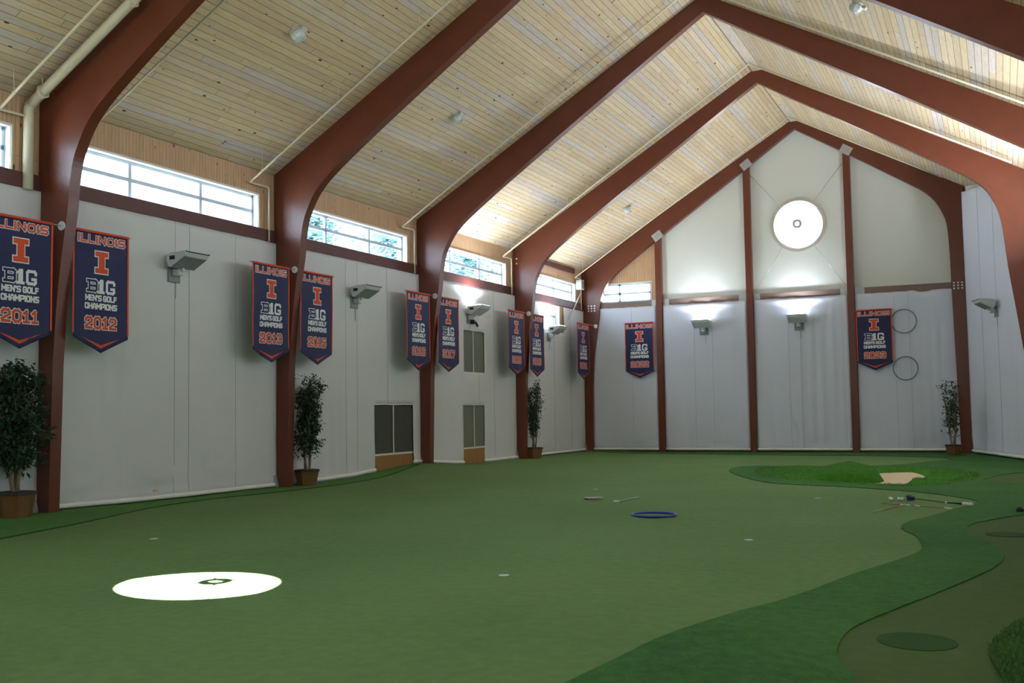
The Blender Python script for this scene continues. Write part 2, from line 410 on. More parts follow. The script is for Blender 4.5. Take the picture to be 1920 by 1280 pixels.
BUNKER = [(8.75, 26.4), (8.95, 27.2), (9.7, 27.9), (10.9, 28.35), (12.1, 28.4), (13.2, 27.7), (13.85, 26.6), (13.9, 25.2), (13.6, 23.9), (13.2, 22.8), (12.5, 22.1), (11.7, 22.4), (10.9, 22.9), (9.9, 23.9), (9.1, 25.3)]
SAND = [(11.64, 27.2), (11.84, 27.5), (12.38, 27.6), (12.76, 26.1), (12.64, 24.6), (12.55, 24.0), (12.46, 22.95), (12.0, 22.85), (11.3, 22.95), (10.75, 23.35), (11.3, 23.5), (11.85, 23.7), (12.0, 24.3), (11.92, 25.2), (11.75, 26.3)]
BUNKER_S = smooth_poly(BUNKER, 5); SAND_S = smooth_poly(SAND, 5)

def gauss(x, y, cx, cy, sx, sy): return math.exp(-((x - cx) / sx) ** 2 - ((y - cy) / sy) ** 2)
CUPS = [(9.91, 9.36), (4.03, 10.76), (11.45, 13.32), (11.46, 18.81), (6.74, 20.42)]
def h(x, y):
    z = 0.0
    e = math.exp(-(max(x, 0) / 1.6) ** 2)
    z += e * (0.05 + 0.05 * math.exp(-((y - 11.5) / 2.5) ** 2))
    z += 0.19 * gauss(x, y, 0.2, 24.4, 2.0, 2.0)
    w = min(1, max(0, (x - 1.0) / 2)) * min(1, max(0, (15.5 - x) / 2)) * min(1, max(0, (36 - y) / 3))
    z += w * (0.022 * math.sin(0.9 * x + 0.5 * y) + 0.018 * math.sin(0.55 * y - 0.35 * x + 1.0))
    z += 0.05 * gauss(x, y, 4.0, 5.0, 2.2, 1.2) + 0.05 * gauss(x, y, 9.0, 4.2, 2.5, 1.0)
    z -= 0.0 * x
    return z

def inside_cup(x, y):
    return any((x - a) ** 2 + (y - b) ** 2 < 0.054 ** 2 for a, b in CUPS)
def grid_axis(a, b, step):
    n = max(1, int(round((b - a) / step))); return [a + (b - a) * i / n for i in range(n + 1)]
def cup_ring(a, b, n=20): return [(a + 0.054 * math.cos(2 * PI * i / n), b + 0.054 * math.sin(2 * PI * i / n)) for i in range(n)]

floor_outline = [(-0.3, -0.6), (17.3, -0.6), (17.3, 24.78), (15.65, 31.04), (13.75, 37.6), (-0.3, 37.6)]
floor_outline = dens(floor_outline)
gp = []
for yy in grid_axis(0, 37.4, 0.3):
    for xx in grid_axis(-0.1, 17.0, 0.3):
        if in_poly((xx, yy), floor_outline) and not (in_poly((xx, yy), BUNKER_S)) and not any(math.hypot(xx - a, yy - b) < 0.12 for a, b in CUPS):
            gp.append((xx, yy))
vs, fs = tri_region(floor_outline, [BUNKER_S] + [cup_ring(a, b) for a, b in CUPS], gp)
mb = MB(); mb.add([(v[0], v[1], h(v[0], v[1])) for v in vs], fs)
floor = mb.build('floor', M_green, smooth=True, fix=False)
tag(floor, 'large putting green of short mid-green artificial turf filling the hall floor', 'floor', kind='structure')

def turf_patch(name, outline, m, lift, label, cat, step=0.3, holes=(), amp=0.0, kind='structure'):
    outline = dens(outline, 0.25)
    g = []
    xs = [p[0] for p in outline]; ys = [p[1] for p in outline]
    for yy in grid_axis(min(ys), max(ys), step):
        for xx in grid_axis(min(xs), max(xs), step):
            if in_poly((xx, yy), outline) and not any(in_poly((xx, yy), q) for q in holes) and poly_dist((xx, yy), outline) > step * 0.35: g.append((xx, yy))
    vs, fs = tri_region(outline, holes, g)
    b = MB()
    def zz(v):
        n = amp * noise.noise(Vector((v[0] * 2.2, v[1] * 2.2, 0.3))) if amp else 0
        return h(v[0], v[1]) + lift + n
    b.add([(v[0], v[1], zz(v)) for v in vs], fs)
    for loop in [outline] + list(holes):
        k = len(loop)
        b.add([(p[0], p[1], zz(p)) for p in loop] + [(p[0], p[1], h(p[0], p[1]) - 0.03) for p in loop],
              [(i, (i + 1) % k, k + (i + 1) % k, k + i) for i in range(k)])
    o = b.build(name, m, smooth=False)
    for p in o.data.polygons[:len(fs)]: p.use_smooth = True
    return tag(o, label, cat, kind=kind)

ge = smooth_poly(GREEN_EDGE_NEAR, 5, closed=False)
oe = smooth_poly(OLIVE_EDGE, 5, closed=False)
# fringe collar: between the green's edge and the olive turf / right wall, all round the bunker and behind it
fringe = ge + [(6.0, 35.6), (3.0, 36.0), (0.6, 36.2), (0.6, 37.45), (13.7, 37.45), (15.5, 31.1), (17.15, 24.8), (17.15, 18.85)] + list(reversed(oe))
turf_patch('fringe_turf', fringe, M_fringe, 0.015, 'darker, longer collar of green turf sweeping round the right side of the putting green and the bunker', 'turf',
           holes=[BUNKER_S, smooth_poly(OLIVE2, 5)], amp=0.006)
olive = oe + [(17.15, 18.8), (17.15, 3.0)]
rgh = smooth_poly(ROUGH, 4)
turf_patch('olive_turf', olive, M_olive, 0.004, 'brownish olive low-pile turf path in the lower right corner', 'turf', holes=[rgh])
turf_patch('olive_turf_patch', smooth_poly(OLIVE2, 5), M_olive, 0.006, 'brownish olive turf pad at the right edge beyond the bunker', 'turf')
turf_patch('rough_turf', rgh, M_rough, 0.035, 'shaggy long green turf at the bottom right corner', 'turf', amp=0.01, step=0.15)
def ell(cx, cy, a, b, n=36): return [(cx + a * math.cos(2 * PI * i / n), cy + b * math.sin(2 * PI * i / n)) for i in range(n)]
turf_patch('turf_disc', ell(13.81, 7.84, 0.265, 0.28), M_patch, 0.010, 'round dark green turf disc in the olive turf near the bottom right', 'turf mark', step=0.1)
turf_patch('turf_disc', ell(14.42, 14.42, 0.25, 0.27), M_patch, 0.010, 'round dark turf disc in the olive turf further away at the right edge', 'turf mark', step=0.1)
# left strip beyond the seam
strip = smooth_poly(SEAM, 5, closed=False)
left_poly = strip + [(0.02, 24.4), (0.02, 5.0), (3.0, 5.0)]
turf_patch('side_strip_turf', left_poly, M_strip_t, 0.004, 'narrow darker turf strip along the foot of the left curtain wall', 'turf', step=0.3)
b = MB(); sp = [(p[0], p[1], h(*p) + 0.006) for p in strip]; b.tube(sp, 0.010, 6)
tag(b.build('turf_seam', M_seamd), 'thin dark seam line where two turf pieces meet along the left wall', 'seam', kind='structure')

# bunker: long grass banks and sand
g = []
for yy in grid_axis(22, 28.5, 0.11):
    for xx in grid_axis(8.6, 14.0, 0.11):
        if in_poly((xx, yy), BUNKER_S) and poly_dist((xx, yy), BUNKER_S) > 0.05: g.append((xx, yy))
vs, fs = tri_region(BUNKER_S, [], g)
SZ = -0.03
def bunk(x, y):
    d = poly_dist((x, y), BUNKER_S); ins = in_poly((x, y), SAND_S); ds = poly_dist((x, y), SAND_S)
    hh = h(x, y); rim = min(1, d / 0.35)
    front = 1 - min(1, max(0, (y - 22.9) / 0.8))            # low, clipped lip on the near side
    z = hh + 0.02 + 0.07 * rim * (1 - front)
    z += 0.27 * gauss(x, y, 11.2, 25.0, 0.6, 1.5) * rim + 0.14 * gauss(x, y, 10.0, 25.4, 0.55, 1.2) * rim
    z -= 0.34 * gauss(x, y, 10.55, 26.9, 0.7, 0.6) * rim
    z -= 0.26 * gauss(x, y, 13.2, 24.9, 0.3, 0.9) * rim
    z -= 0.20 * gauss(x, y, 9.7, 25.0, 0.35, 0.5) * rim
    if ins: z = hh + SZ - 0.02 - min(0.2, ds * 0.8)
    else:
        t = min(1, ds / 0.16); z = (hh + SZ - 0.02) * (1 - t) ** 2 + z * (1 - (1 - t) ** 2)
    n = noise.noise(Vector((x * 5, y * 5, 0))) * 0.02 + noise.noise(Vector((x * 14, y * 14, 4))) * 0.012
    return z + (n * min(1, ds / 0.2) if d > 0.05 and not ins else 0)
b = MB(); b.add([(v[0], v[1], bunk(v[0], v[1])) for v in vs], fs)
k = len(BUNKER_S)
b.add([(p[0], p[1], bunk(*p)) for p in BUNKER_S] + [(p[0], p[1], h(*p) - 0.1) for p in BUNKER_S], [(i, (i + 1) % k, k + (i + 1) % k, k + i) for i in range(k)])
tag(b.build('bunker_grass', M_lush, smooth=True), 'bright green mounded long-grass banks ringing the sand bunker', 'bunker bank', kind='structure')
vs, fs = tri_region(SAND_S, [], [p for p in g if in_poly(p, SAND_S)])
b = MB(); b.add([(v[0], v[1], h(v[0], v[1]) + SZ + 0.008 * noise.noise(Vector((v[0] * 3, v[1] * 3, 1)))) for v in vs], fs)
tag(b.build('bunker_sand', M_sand, smooth=True), 'patch of pale sand lying in the grass bunker', 'sand', kind='stuff')

# grass blades: shaggy corner and bunker lips
def blades(name, n, sampler, hgt, label):
    b = MB()
    for _ in range(n):
        x, y, z = sampler()
        a = random.uniform(0, 2 * PI); w = 0.0035 * random.uniform(0.8, 1.6) * (hgt / 0.04); l = hgt * random.uniform(0.6, 1.3)
        dx, dy = math.cos(a) * w, math.sin(a) * w; lx, ly = random.gauss(0, 0.5) * l, random.gauss(0, 0.5) * l
        b.add([(x - dx, y - dy, z), (x + dx, y + dy, z), (x + lx, y + ly, z + l)], [(0, 1, 2)])
    return tag(b.build(name, M_blade), label, 'grass', kind='stuff')
def samp_rough():
    while True:
        x, y = random.uniform(14.2, 15.6), random.uniform(5.8, 10.5)
        if in_poly((x, y), rgh): return x, y, h(x, y) + 0.03
blades('grass_blades', 16000, samp_rough, 0.035, 'fine upright blades of the shaggy turf in the bottom right corner')
def samp_b():
    while True:
        x, y = random.uniform(8.7, 14.0), random.uniform(22, 28.5)
        if in_poly((x, y), BUNKER_S) and not in_poly((x, y), SAND_S) and poly_dist((x, y), SAND_S) > 0.12: return x, y, bunk(x, y) - 0.005
blades('bunker_blades', 14000, samp_b, 0.032, 'long fuzzy grass blades on the bunker banks')

# golf cups
CUPLAB = ['golf cup with white liner nearest the camera, in the middle of the green',
          'golf cup at the far left of the green, above the bright sun spot',
          'golf cup with white liner below and right of the navy hoop',
          'golf cup just in front of the sand bunker',
          'faint golf cup furthest away, above the grey towel']
for (cx, cy), lab in zip(CUPS, CUPLAB):
    t = empty('golf_cup', (cx, cy, h(cx, cy)))
    b = MB(); n = 24
    vs = []
    for r, z in ((0.054, 0.001), (0.047, 0.001), (0.047, -0.03), (0.054, -0.03)):
        for j in range(n):
            a = 2 * PI * j / n; vs.append((r * math.cos(a), r * math.sin(a), z))
    fs = [(i * n + j, i * n + (j + 1) % n, (i + 1) * n + (j + 1) % n, (i + 1) * n + j) for i in range(3) for j in range(n)]
    b.add(vs, fs); b.build('cup_liner', M_cup, t, smooth=True)
    b = MB(); b.lathe([(0.052, -0.04), (0.052, -0.03)], 20); b.build('cup_base', M_cup, t)
    tag(t, lab, 'golf hole', 'golf cups in the putting green')

# ---------------------------------------------------------------- ceiling
def ceiling_side(name, x0, x1, zf, label):
    b = MB(); y0, y1 = -0.8, 37.9
    n = (Vector((x1 - x0, 0, zf(x1) - zf(x0)))).normalized()
    up_ = Vector((-n.z, 0, n.x)) * 0.18
    P = [Vector((x0, y0, zf(x0))), Vector((x1, y0, zf(x1))), Vector((x1, y1, zf(x1))), Vector((x0, y1, zf(x0)))]
    b.add(P + [p + up_ for p in P], [(0, 3, 2, 1), (4, 5, 6, 7), (0, 1, 5, 4), (1, 2, 6, 5), (2, 3, 7, 6), (3, 0, 4, 7)])
    o = b.build(name, M_ceil)
    sl = math.sqrt(1 + ((zf(x1) - zf(x0)) / (x1 - x0)) ** 2)
    uv_map(o, lambda c: (c.y, (c.x if c.x < RX + .5 and x0 < 5 else 40 - c.x) * sl))
    return tag(o, label, 'ceiling', kind='structure')
ceiling_side('ceiling', -0.35, RX, lambda x: LZ + LS * x, 'left slope of the pitched pine board ceiling')
ceiling_side('ceiling', RX, 17.5, rz, 'right slope of the pitched pine board ceiling')
b = MB(); b.prism([(-0.16, -0.105), (0.16, -0.095), (0.0, 0.0)], (0, 37.5, 0), (RX, -0.2, RZ + 0.005))
rg = b.build('trim_1', M_ceil); uv_map(rg, lambda c: (c.y, c.x * 0.3))
tag(rg, 'pale ridge board running along the peak of the ceiling', 'trim', kind='structure')

# ---------------------------------------------------------------- walls
LEFT_ROT = PI / 2
def wall_obj(name, org, rot, outer, holes, thick, m, label, boards='v'):
    b = MB(); slab(b, outer, holes, thick)
    o = b.build(name, m, fix=True); o.location = org; o.rotation_euler = (0, 0, rot)
    uv_map(o, (lambda c: (c.z, c.x + c.y)) if boards == 'v' else (lambda c: (c.x, c.z)))
    return tag(o, label, 'wall', kind='structure')

WZ0, WZ1 = 5.66, 6.40
openings = []      # left wall openings, (y0,y1,z0,z1)
for i in range(6):
    openings.append((F[i] + 0.55, F[i] + 5.72, WZ0, WZ1))
openings[5] = (F[5] + 0.55, F[5] + 5.60, WZ0, 6.36)
LOWER = (33.15, 35.02, 4.45, 5.36)
holesL = [rect(a + 0.6, b_ + 0.6, c, d) for a, b_, c, d in openings + [LOWER]]
L_len = 37.29 + 0.9
wall_obj('wall_left', (-0.02, -0.6, 0), LEFT_ROT, rect(0, L_len + 0.1, -0.2, LZ), holesL, 0.28, M_pine,
         'left side wall of narrow upright pine boards with a row of clerestory windows')
# right wall: straight part then two splayed bays
def splay(a, b_):
    d = Vector((b_[0] - a[0], b_[1] - a[1], 0)); return math.atan2(d.y, d.x), d.length
holesR = []
for i in range(4):
    y0, y1 = F[i] + 0.55, F[i] + 5.72
    holesR.append((24.78 - y1, 24.78 - y0, WZ0 - 0.3, WZ1 - 0.3))
wall_obj('wall_right', (17.2, 24.78, 0), -PI / 2, rect(0, 25.4, -0.2, rz(17.2)), [rect(*r) for r in holesR], 0.28, M_pine,
         'right side wall of upright pine boards, out of sight to the right')
aB, lB = splay((15.55, 31.04), (17.2, 24.78))
wall_obj('wall_right', (15.55, 31.04, 0), aB, [(0, -0.2), (lB, -0.2), (lB, rz(17.2)), (0, rz(15.55))], [], 0.28, M_pine,
         'splayed right wall bay nearer than the last arch bay')
aA, lA = splay((13.6, 37.29), (15.55, 31.04))
wall_obj('wall_right', (13.6 + 0.06, 37.29, 0), aA, [(-0.6, -0.2), (lA, -0.2), (lA, rz(15.55)), (-0.6, rz(13.42))], [], 0.28, M_panel,
         'splayed last bay of the right wall behind the pale curtain')

YF = 37.59
def gable_outer(x0, x1): return [(x0, -0.2), (x1, -0.2), (x1, ceil_z(x1) + 0.05), (RX, RZ + 0.05), (x0, ceil_z(x0) + 0.05)]
RWC, RWR = (8.18, 8.05), 0.86
win_far = (0.55, 2.68, 5.66, 6.38)
wall_obj('wall_far', (0, YF, 0), 0, gable_outer(-0.3, 14.2), [rect(*win_far), circle(RWC[0], RWC[1], RWR)], 0.25, M_pine,
         'far gable end wall of upright pine boards behind the curtains and panels')
# near gable (behind the camera)
wall_obj('wall_near', (17.5, -0.55, 0), PI, [(0, -0.2), (17.8, -0.2), (17.8, ceil_z(-0.3) + 0.05), (17.5 - RX, RZ + 0.05), (0, rz(17.5) + 0.05)],
         [circle(17.5 - 8.17, 8.05, 0.92)], 0.25, M_panel, 'near gable end wall behind the camera with a round window')

# ---------------------------------------------------------------- windows
def portal(x0, x1, z0, z1, org, rot, depth):
    l = bpy.data.lights.new('window_daylight', 'AREA'); l.shape = 'RECTANGLE'
    l.size = x1 - x0; l.size_y = z1 - z0; l.cycles.is_portal = True
    o = bpy.data.objects.new('window_daylight', l); COL.objects.link(o)
    M = Matrix.Translation(Vector(org)) @ Matrix.Rotation(rot, 4, 'Z') @ Matrix.Translation(((x0 + x1) / 2, depth, (z0 + z1) / 2)) @ Matrix.Rotation(-PI / 2, 4, 'X')
    o.matrix_world = M     # -Z of the lamp faces the room (-Y local)
    return o
NWIN = [0]
def window(org, rot, x0, x1, z0, z1, mulls, rail, label, depth=0.13, do_portal=True, bar=0.07):
    NWIN[0] += 1
    t = empty('window_%d' % NWIN[0], org, rot)
    tag(t, label, 'window', kind='structure')
    b = MB(); d0, d1 = depth, depth + 0.05; w = bar
    b.box(x0, x1, d0, d1, z0, z0 + w); b.box(x0, x1, d0, d1, z1 - w, z1)
    b.box(x0, x0 + w, d0, d1, z0, z1); b.box(x1 - w, x1, d0, d1, z0, z1)
    for m_ in mulls: b.box(m_ - w * 0.6, m_ + w * 0.6, d0, d1, z0, z1)
    for r_ in rail: b.box(x0, x1, d0, d1, r_ - w * 0.55, r_ + w * 0.55)
    b.build('window_frame', M_alu, t)
    b = MB(); b.box(x0, x1, depth + 0.02, depth + 0.026, z0, z1); b.build('pane', M_glass, t)
    b = MB(); e = 0.012
    b.box(x0, x1, 0.0, depth, z0, z0 + e); b.box(x0, x1, 0.0, depth, z1 - e, z1)
    b.box(x0, x0 + e, 0.0, depth, z0, z1); b.box(x1 - e, x1, 0.0, depth, z0, z1)
    b.build('window_reveal', M_reveal, t)
    b = MB(); w = 0.03
    b.box(x0 - w, x1 + w, -0.015, 0.002, z1, z1 + w); b.box(x0 - w, x0, -0.015, 0.002, z0, z1); b.box(x1, x1 + w, -0.015, 0.002, z0, z1)
    b.build('window_casing', M_reveal, t)
    if do_portal: portal(x0, x1, z0, z1, org, rot, depth + 0.1)
    return t
bay_names = ['second bay, outside the frame', 'bay left of the first full arch, cut by the left frame edge', 'first full bay from the left', 'second full bay from the left', 'third full bay from the left', 'last bay before the far wall']
for i, (y0, y1, z0, z1) in enumerate(openings):
    ml = [F[i] + 2.16, F[i] + 4.07] if i < 5 else [F[i] + 1.95, F[i] + 3.8]
    if i == 0: lab = 'long clerestory window in the nearest left bay, behind the view'
    else: lab = 'long clerestory window of two rows of panes, ' + bay_names[i]
    window((-0.02, 0, 0), LEFT_ROT, y0, y1, z0, z1, ml, [6.04], lab)
window((-0.02, 0, 0), LEFT_ROT, LOWER[0], LOWER[1], LOWER[2], LOWER[3], [34.84], [5.0], 'small lower window showing through the curtain gap below the last clerestory window')
for i, r in enumerate(holesR):
    window((17.2, 24.78, 0), -PI / 2, r[0], r[1], r[2], r[3], [r[0] + 1.65, r[0] + 3.56], [5.74],
           'clerestory window in the right wall, %s bay from the camera, outside the view' % ['first', 'second', 'third', 'fourth'][i])
window((0, YF, 0), 0, win_far[0], win_far[1], win_far[2], win_far[3], [1.42], [6.0], 'short clerestory window in the far gable wall at its left corner', depth=0.06)

def round_window(org, rot, cx, cz, r, label, thick=0.25):
    NWIN[0] += 1
    t = empty('window_%d' % NWIN[0], org, rot); tag(t, label, 'window', kind='structure')
    n = 64
    def ring(profile, name, m):
        b = MB(); vs = []; k = len(profile)
        for i in range(n):
            a = 2 * PI * i / n
            for rr, yy in profile: vs.append((cx + rr * math.cos(a), yy, cz + rr * math.sin(a)))
        fs = [(i * k + j, i * k + (j + 1) % k, ((i + 1) % n) * k + (j + 1) % k, ((i + 1) % n) * k + j) for i in range(n) for j in range(k)]
        b.add(vs, fs); return b.build(name, m, t, smooth=False, fix=True)
    ring([(r, -0.10), (r + 0.11, -0.10), (r + 0.11, 0.0), (r, 0.0)], 'window_casing', M_cas)
    ring([(r - 0.012, -0.09), (r, -0.09), (r, thick * 0.6), (r - 0.012, thick * 0.6)], 'window_reveal', M_reveal)
    ring([(r - 0.05, thick * 0.6), (r, thick * 0.6), (r, thick * 0.8), (r - 0.05, thick * 0.8)], 'window_frame', M_alu)
    b = MB(); vs = [(cx + r * math.cos(2 * PI * i / n), thick * 0.7, cz + r * math.sin(2 * PI * i / n)) for i in range(n)]
    b.add(vs, [tuple(range(n))]); b.build('pane', M_glass, t)
    portal(cx - r, cx + r, cz - r, cz + r, org, rot, thick + 0.05)
    return t
M_cas = mat('beige_round_casing', (186, 178, 164), rough=0.6, noise_amt=0.04)
round_window((0, YF, 0), 0, RWC[0], RWC[1], RWR, 'round window high in the far gable wall')
round_window((17.5, -0.55, 0), PI, 17.5 - 8.17, 8.05, 0.92, 'round window in the near gable wall behind the camera')

# crossed tie rods with a ring in front of each round window
def tie_rods(yr, pts, cx, cz, label):
    t = empty('tie_rod_bracing', (cx, yr, cz)); tag(t, label, 'tie rods')
    n = 32
    b = MB(); b.tube([(0.12 * math.cos(2 * PI * i / n), 0, 0.12 * math.sin(2 * PI * i / n)) for i in range(n)], 0.050, 8, closed=True)
    b.build('centre_ring', M_steel, t, smooth=True)
    for (x, z) in pts:
        d = Vector((x - cx, 0, z - cz)); l = d.length; d.normalize()
        b = MB(); b.tube([d * 0.12, d * l], 0.010, 8); b.tube([d * (0.13), d * 0.21], 0.020, 8)
        b.build('rod', M_steel, t, smooth=True)
    return t
tie_rods(37.38, [(6.56, 9.98), (9.76, 10.05), (6.62, 5.72), (9.76, 5.76)], 8.17, 8.05, 'four crossed steel tie rods meeting at a ring in front of the far round window')
tie_rods(-0.40, [(6.5, 9.95), (9.8, 9.95), (6.5, 5.8), (9.8, 5.8)], 8.17, 8.05, 'crossed steel tie rods in front of the near round window behind the camera')

# ---------------------------------------------------------------- arches
T = 0.22
LPROF = [(0.32, -0.15), (0.38, 2.5), (0.46, 3.6), (0.60, 4.6), (0.68, 5.1), (0.71, 5.45), (0.78, 5.84), (0.90, 6.13), (1.06, 6.40), (1.28, 6.65), (1.58, 6.90), (2.1, 7.28), (2.7, 7.70), (3.5, 8.24)]
def smooth_prof(p, n=4):
    return [p[0]] + smooth_poly(p[1:-1], n, closed=False) + [p[-1]] if len(p) > 4 else p
LPROF = smooth_prof(LPROF)
def arch(i, label):
    y = F[i]; t = empty('timber_arch', (0, y, 0)); tag(t, label, 'arch', 'curved laminated timber arches')
    zb = 11.45 if i == 6 else 11.36
    prof = [(0, -0.15), (0, LZ), (RX, RZ), (RX, zb)] + list(reversed(LPROF))
    b = MB(); b.prism(prof, (0, T, 0)); b.build('arch_half', M_arch, t, fix=True)
    X = XR[i]; ez = rz(X)
    if i == 6: inner = [(10.03, 10.30), (12.0, 9.02), (12.33, 8.80), (12.67, 8.46), (12.92, 8.0), (13.05, 7.53), (13.10, 6.6), (13.11, 5.5), (13.2, -0.15)]
    else:
        k5 = [(13.5, 8.10), (13.94, 7.80), (14.22, 7.55), (14.40, 7.28), (14.56, 6.9), (14.66, 6.4), (14.76, 5.3), (14.9, 4.2), (15.05, 2.97), (15.22, -0.15)]
        dx = X - 15.55; dz = -0.60 * dx
        inner = [(a + dx, (c + dz if c > 5 else c)) for a, c in k5]
    inner = smooth_prof(inner)
    prof = [(RX, zb), (RX, RZ), (X, ez), (X, -0.15)] + list(reversed(inner))
    b = MB(); b.prism(prof, (0, T, 0)); b.build('arch_half', M_arch, t, fix=True)
    for sx in (0.34, X - 0.38 if i != 6 else X - 0.42):
        pass
    # steel shoe on the near face foot of the left leg
    b = MB(); b.prism([(-0.02, -0.12), (0.20, -0.12), (0.10, 0.30), (-0.02, 0.34)], (0, 0.10, 0), (-0.03, -0.11, 0)); b.build('base_plate', M_steel, t, fix=True, bevel=0.005)
    return t
arch_labels = ['stained timber arch against the near gable, behind the camera', 'stained timber arch nearest the camera, overhead and outside the view',
               'leftmost visible stained timber arch, crossing the upper left corner', 'second stained timber arch from the left, between the 2013 and 2015 banners',
               'third stained timber arch from the left, its ridge joint at the top edge', 'fourth stained timber arch, last free-standing one before the gable wall',
               'stained timber arch set against the far gable wall']
archs = [arch(i, arch_labels[i]) for i in range(7)]
def bolts(parent, cx, cz, nx, nz, dx, dz, r=0.028):
    for a in range(nx):
        for c in range(nz):
            b = MB(); b.tube([(cx + a * dx, -0.02, cz - c * dz), (cx + a * dx, 0.0, cz - c * dz)], r, 10); b.build('bolt_head', M_boltm, parent)
bolts(archs[6], 0.27, 5.56, 3, 3, 0.125, 0.095)
bolts(archs[6], 13.19, 5.62, 3, 3, 0.125, 0.095)
bolts(archs[5], 0.14, 6.62, 1, 2, 0.1, 0.16)

# gable posts
POSTS = [(2.94, 3.17), (6.31, 6.54), (9.79, 10.02)]
def under(x):
    if x < RX:
        pr = LPROF + [(RX, 11.45)]
        for (a, c), (d, e) in zip(pr, pr[1:]):
            if a <= x <= d: return c + (e - c) * (x - a) / (d - a)
    pr = [(RX, 11.45), (10.03, 10.30), (12.0, 9.02), (12.33, 8.80), (12.67, 8.46), (12.92, 8.0), (13.05, 7.53)]
    for (a, c), (d, e) in zip(pr, pr[1:]):
        if a <= x <= d: return c + (e - c) * (x - a) / (d - a)
    return 7.5
pl = ['left', 'middle', 'right']
posts = []
for (a, c), nm in zip(POSTS, pl):
    t = empty('gable_post', ((a + c) / 2, F[6], 0)); hw = (c - a) / 2
    tag(t, 'stained square timber post on the far gable wall, %s of the three' % nm, 'post', 'gable wall posts')
    zt0, zt1 = under(a), under(c)
    b = MB(); b.add([(-hw, 0.02, -.1), (hw, 0.02, -.1), (hw, 0.27, -.1), (-hw, 0.27, -.1), (-hw, 0.02, zt0), (hw, 0.02, zt1), (hw, 0.27, zt1), (-hw, 0.27, zt0)],
                    [(0, 3, 2, 1), (4, 5, 6, 7), (0, 1, 5, 4), (1, 2, 6, 5), (2, 3, 7, 6), (3, 0, 4, 7)])
    b.build('post', M_arch, t)
    # steel gusset plate on the arch above the post, square to the rafter
    sl = math.atan((zt1 - zt0) / (c - a)); cx = 0.0
    cz = (zt0 + zt1) / 2 + 0.10; ca, sa = math.cos(sl), math.sin(sl)
    b = MB(); b.obox((0.02, -0.012, cz), (0.19 * ca, 0, 0.19 * sa), (0, 0.012, 0), (-0.15 * sa, 0, 0.15 * ca)); gus_ = b.build('gusset_plate', M_steel, t, bevel=0.003)
    for u, v in ((-.12, -.08), (.12, -.08), (-.12, .08), (.12, .08)):
        px, pz = 0.02 + u * ca - v * sa, cz + u * sa + v * ca
        b = MB(); b.tube([(px, -0.034, pz), (px, -0.02, pz)], 0.014, 8); b.build('bolt_head', M_boltm, gus_)
    posts.append(t)

# girts (brown rails)
TN = [1]
def girt(org, rot, x0, x1, z0, z1, m, label, d=(-0.09, 0.0), plates=()):
    TN[0] += 1
    t = empty('trim_%d' % TN[0], org, rot); tag(t, label, 'girt', kind='structure')
    b = MB(); b.box(x0, x1, d[0], d[1], z0, z1); b.build('rail', m, t, bevel=0.006)
    for (a, c) in plates:
        b = MB(); b.box(a, c, d[0] - 0.012, d[0], z0 + 0.01, z1 + 0.02); b.build('splice_plate', M_steel, t, bevel=0.003)
    return t
for i in range(6):
    girt((0, 0, 0), LEFT_ROT, F[i] + T + 0.001, F[i + 1] - 0.001, 5.40, 5.66, M_girt,
         'dark stained girt under the clerestory window, ' + (bay_names[i] if i else 'nearest left bay behind the view'), d=(-0.07, -0.021))
girt((0, 0, 0), LEFT_ROT, F[5] + T, F[6] - 0.9, 6.72, 6.90, M_girt, 'dark stained eave beam above the window of the last left bay', d=(-0.10, -0.021))
segs = [(0.72, 2.93), (3.18, 6.30), (6.55, 9.78), (10.03, 13.1)]
sn = ['leftmost', 'second', 'third', 'rightmost']
pls = [[(2.75, 2.93)], [(3.18, 3.42), (6.02, 6.30)], [(6.55, 6.78), (9.55, 9.78)], [(10.03, 10.35)]]
for (a, c), nm, p_ in zip(segs, sn, pls):
    girt((0, YF, 0), 0, a, c, 5.40, 5.66, M_girt2, 'grey brown rail across the far gable wall, %s of the four' % nm, d=(-0.16, -0.02), plates=p_)

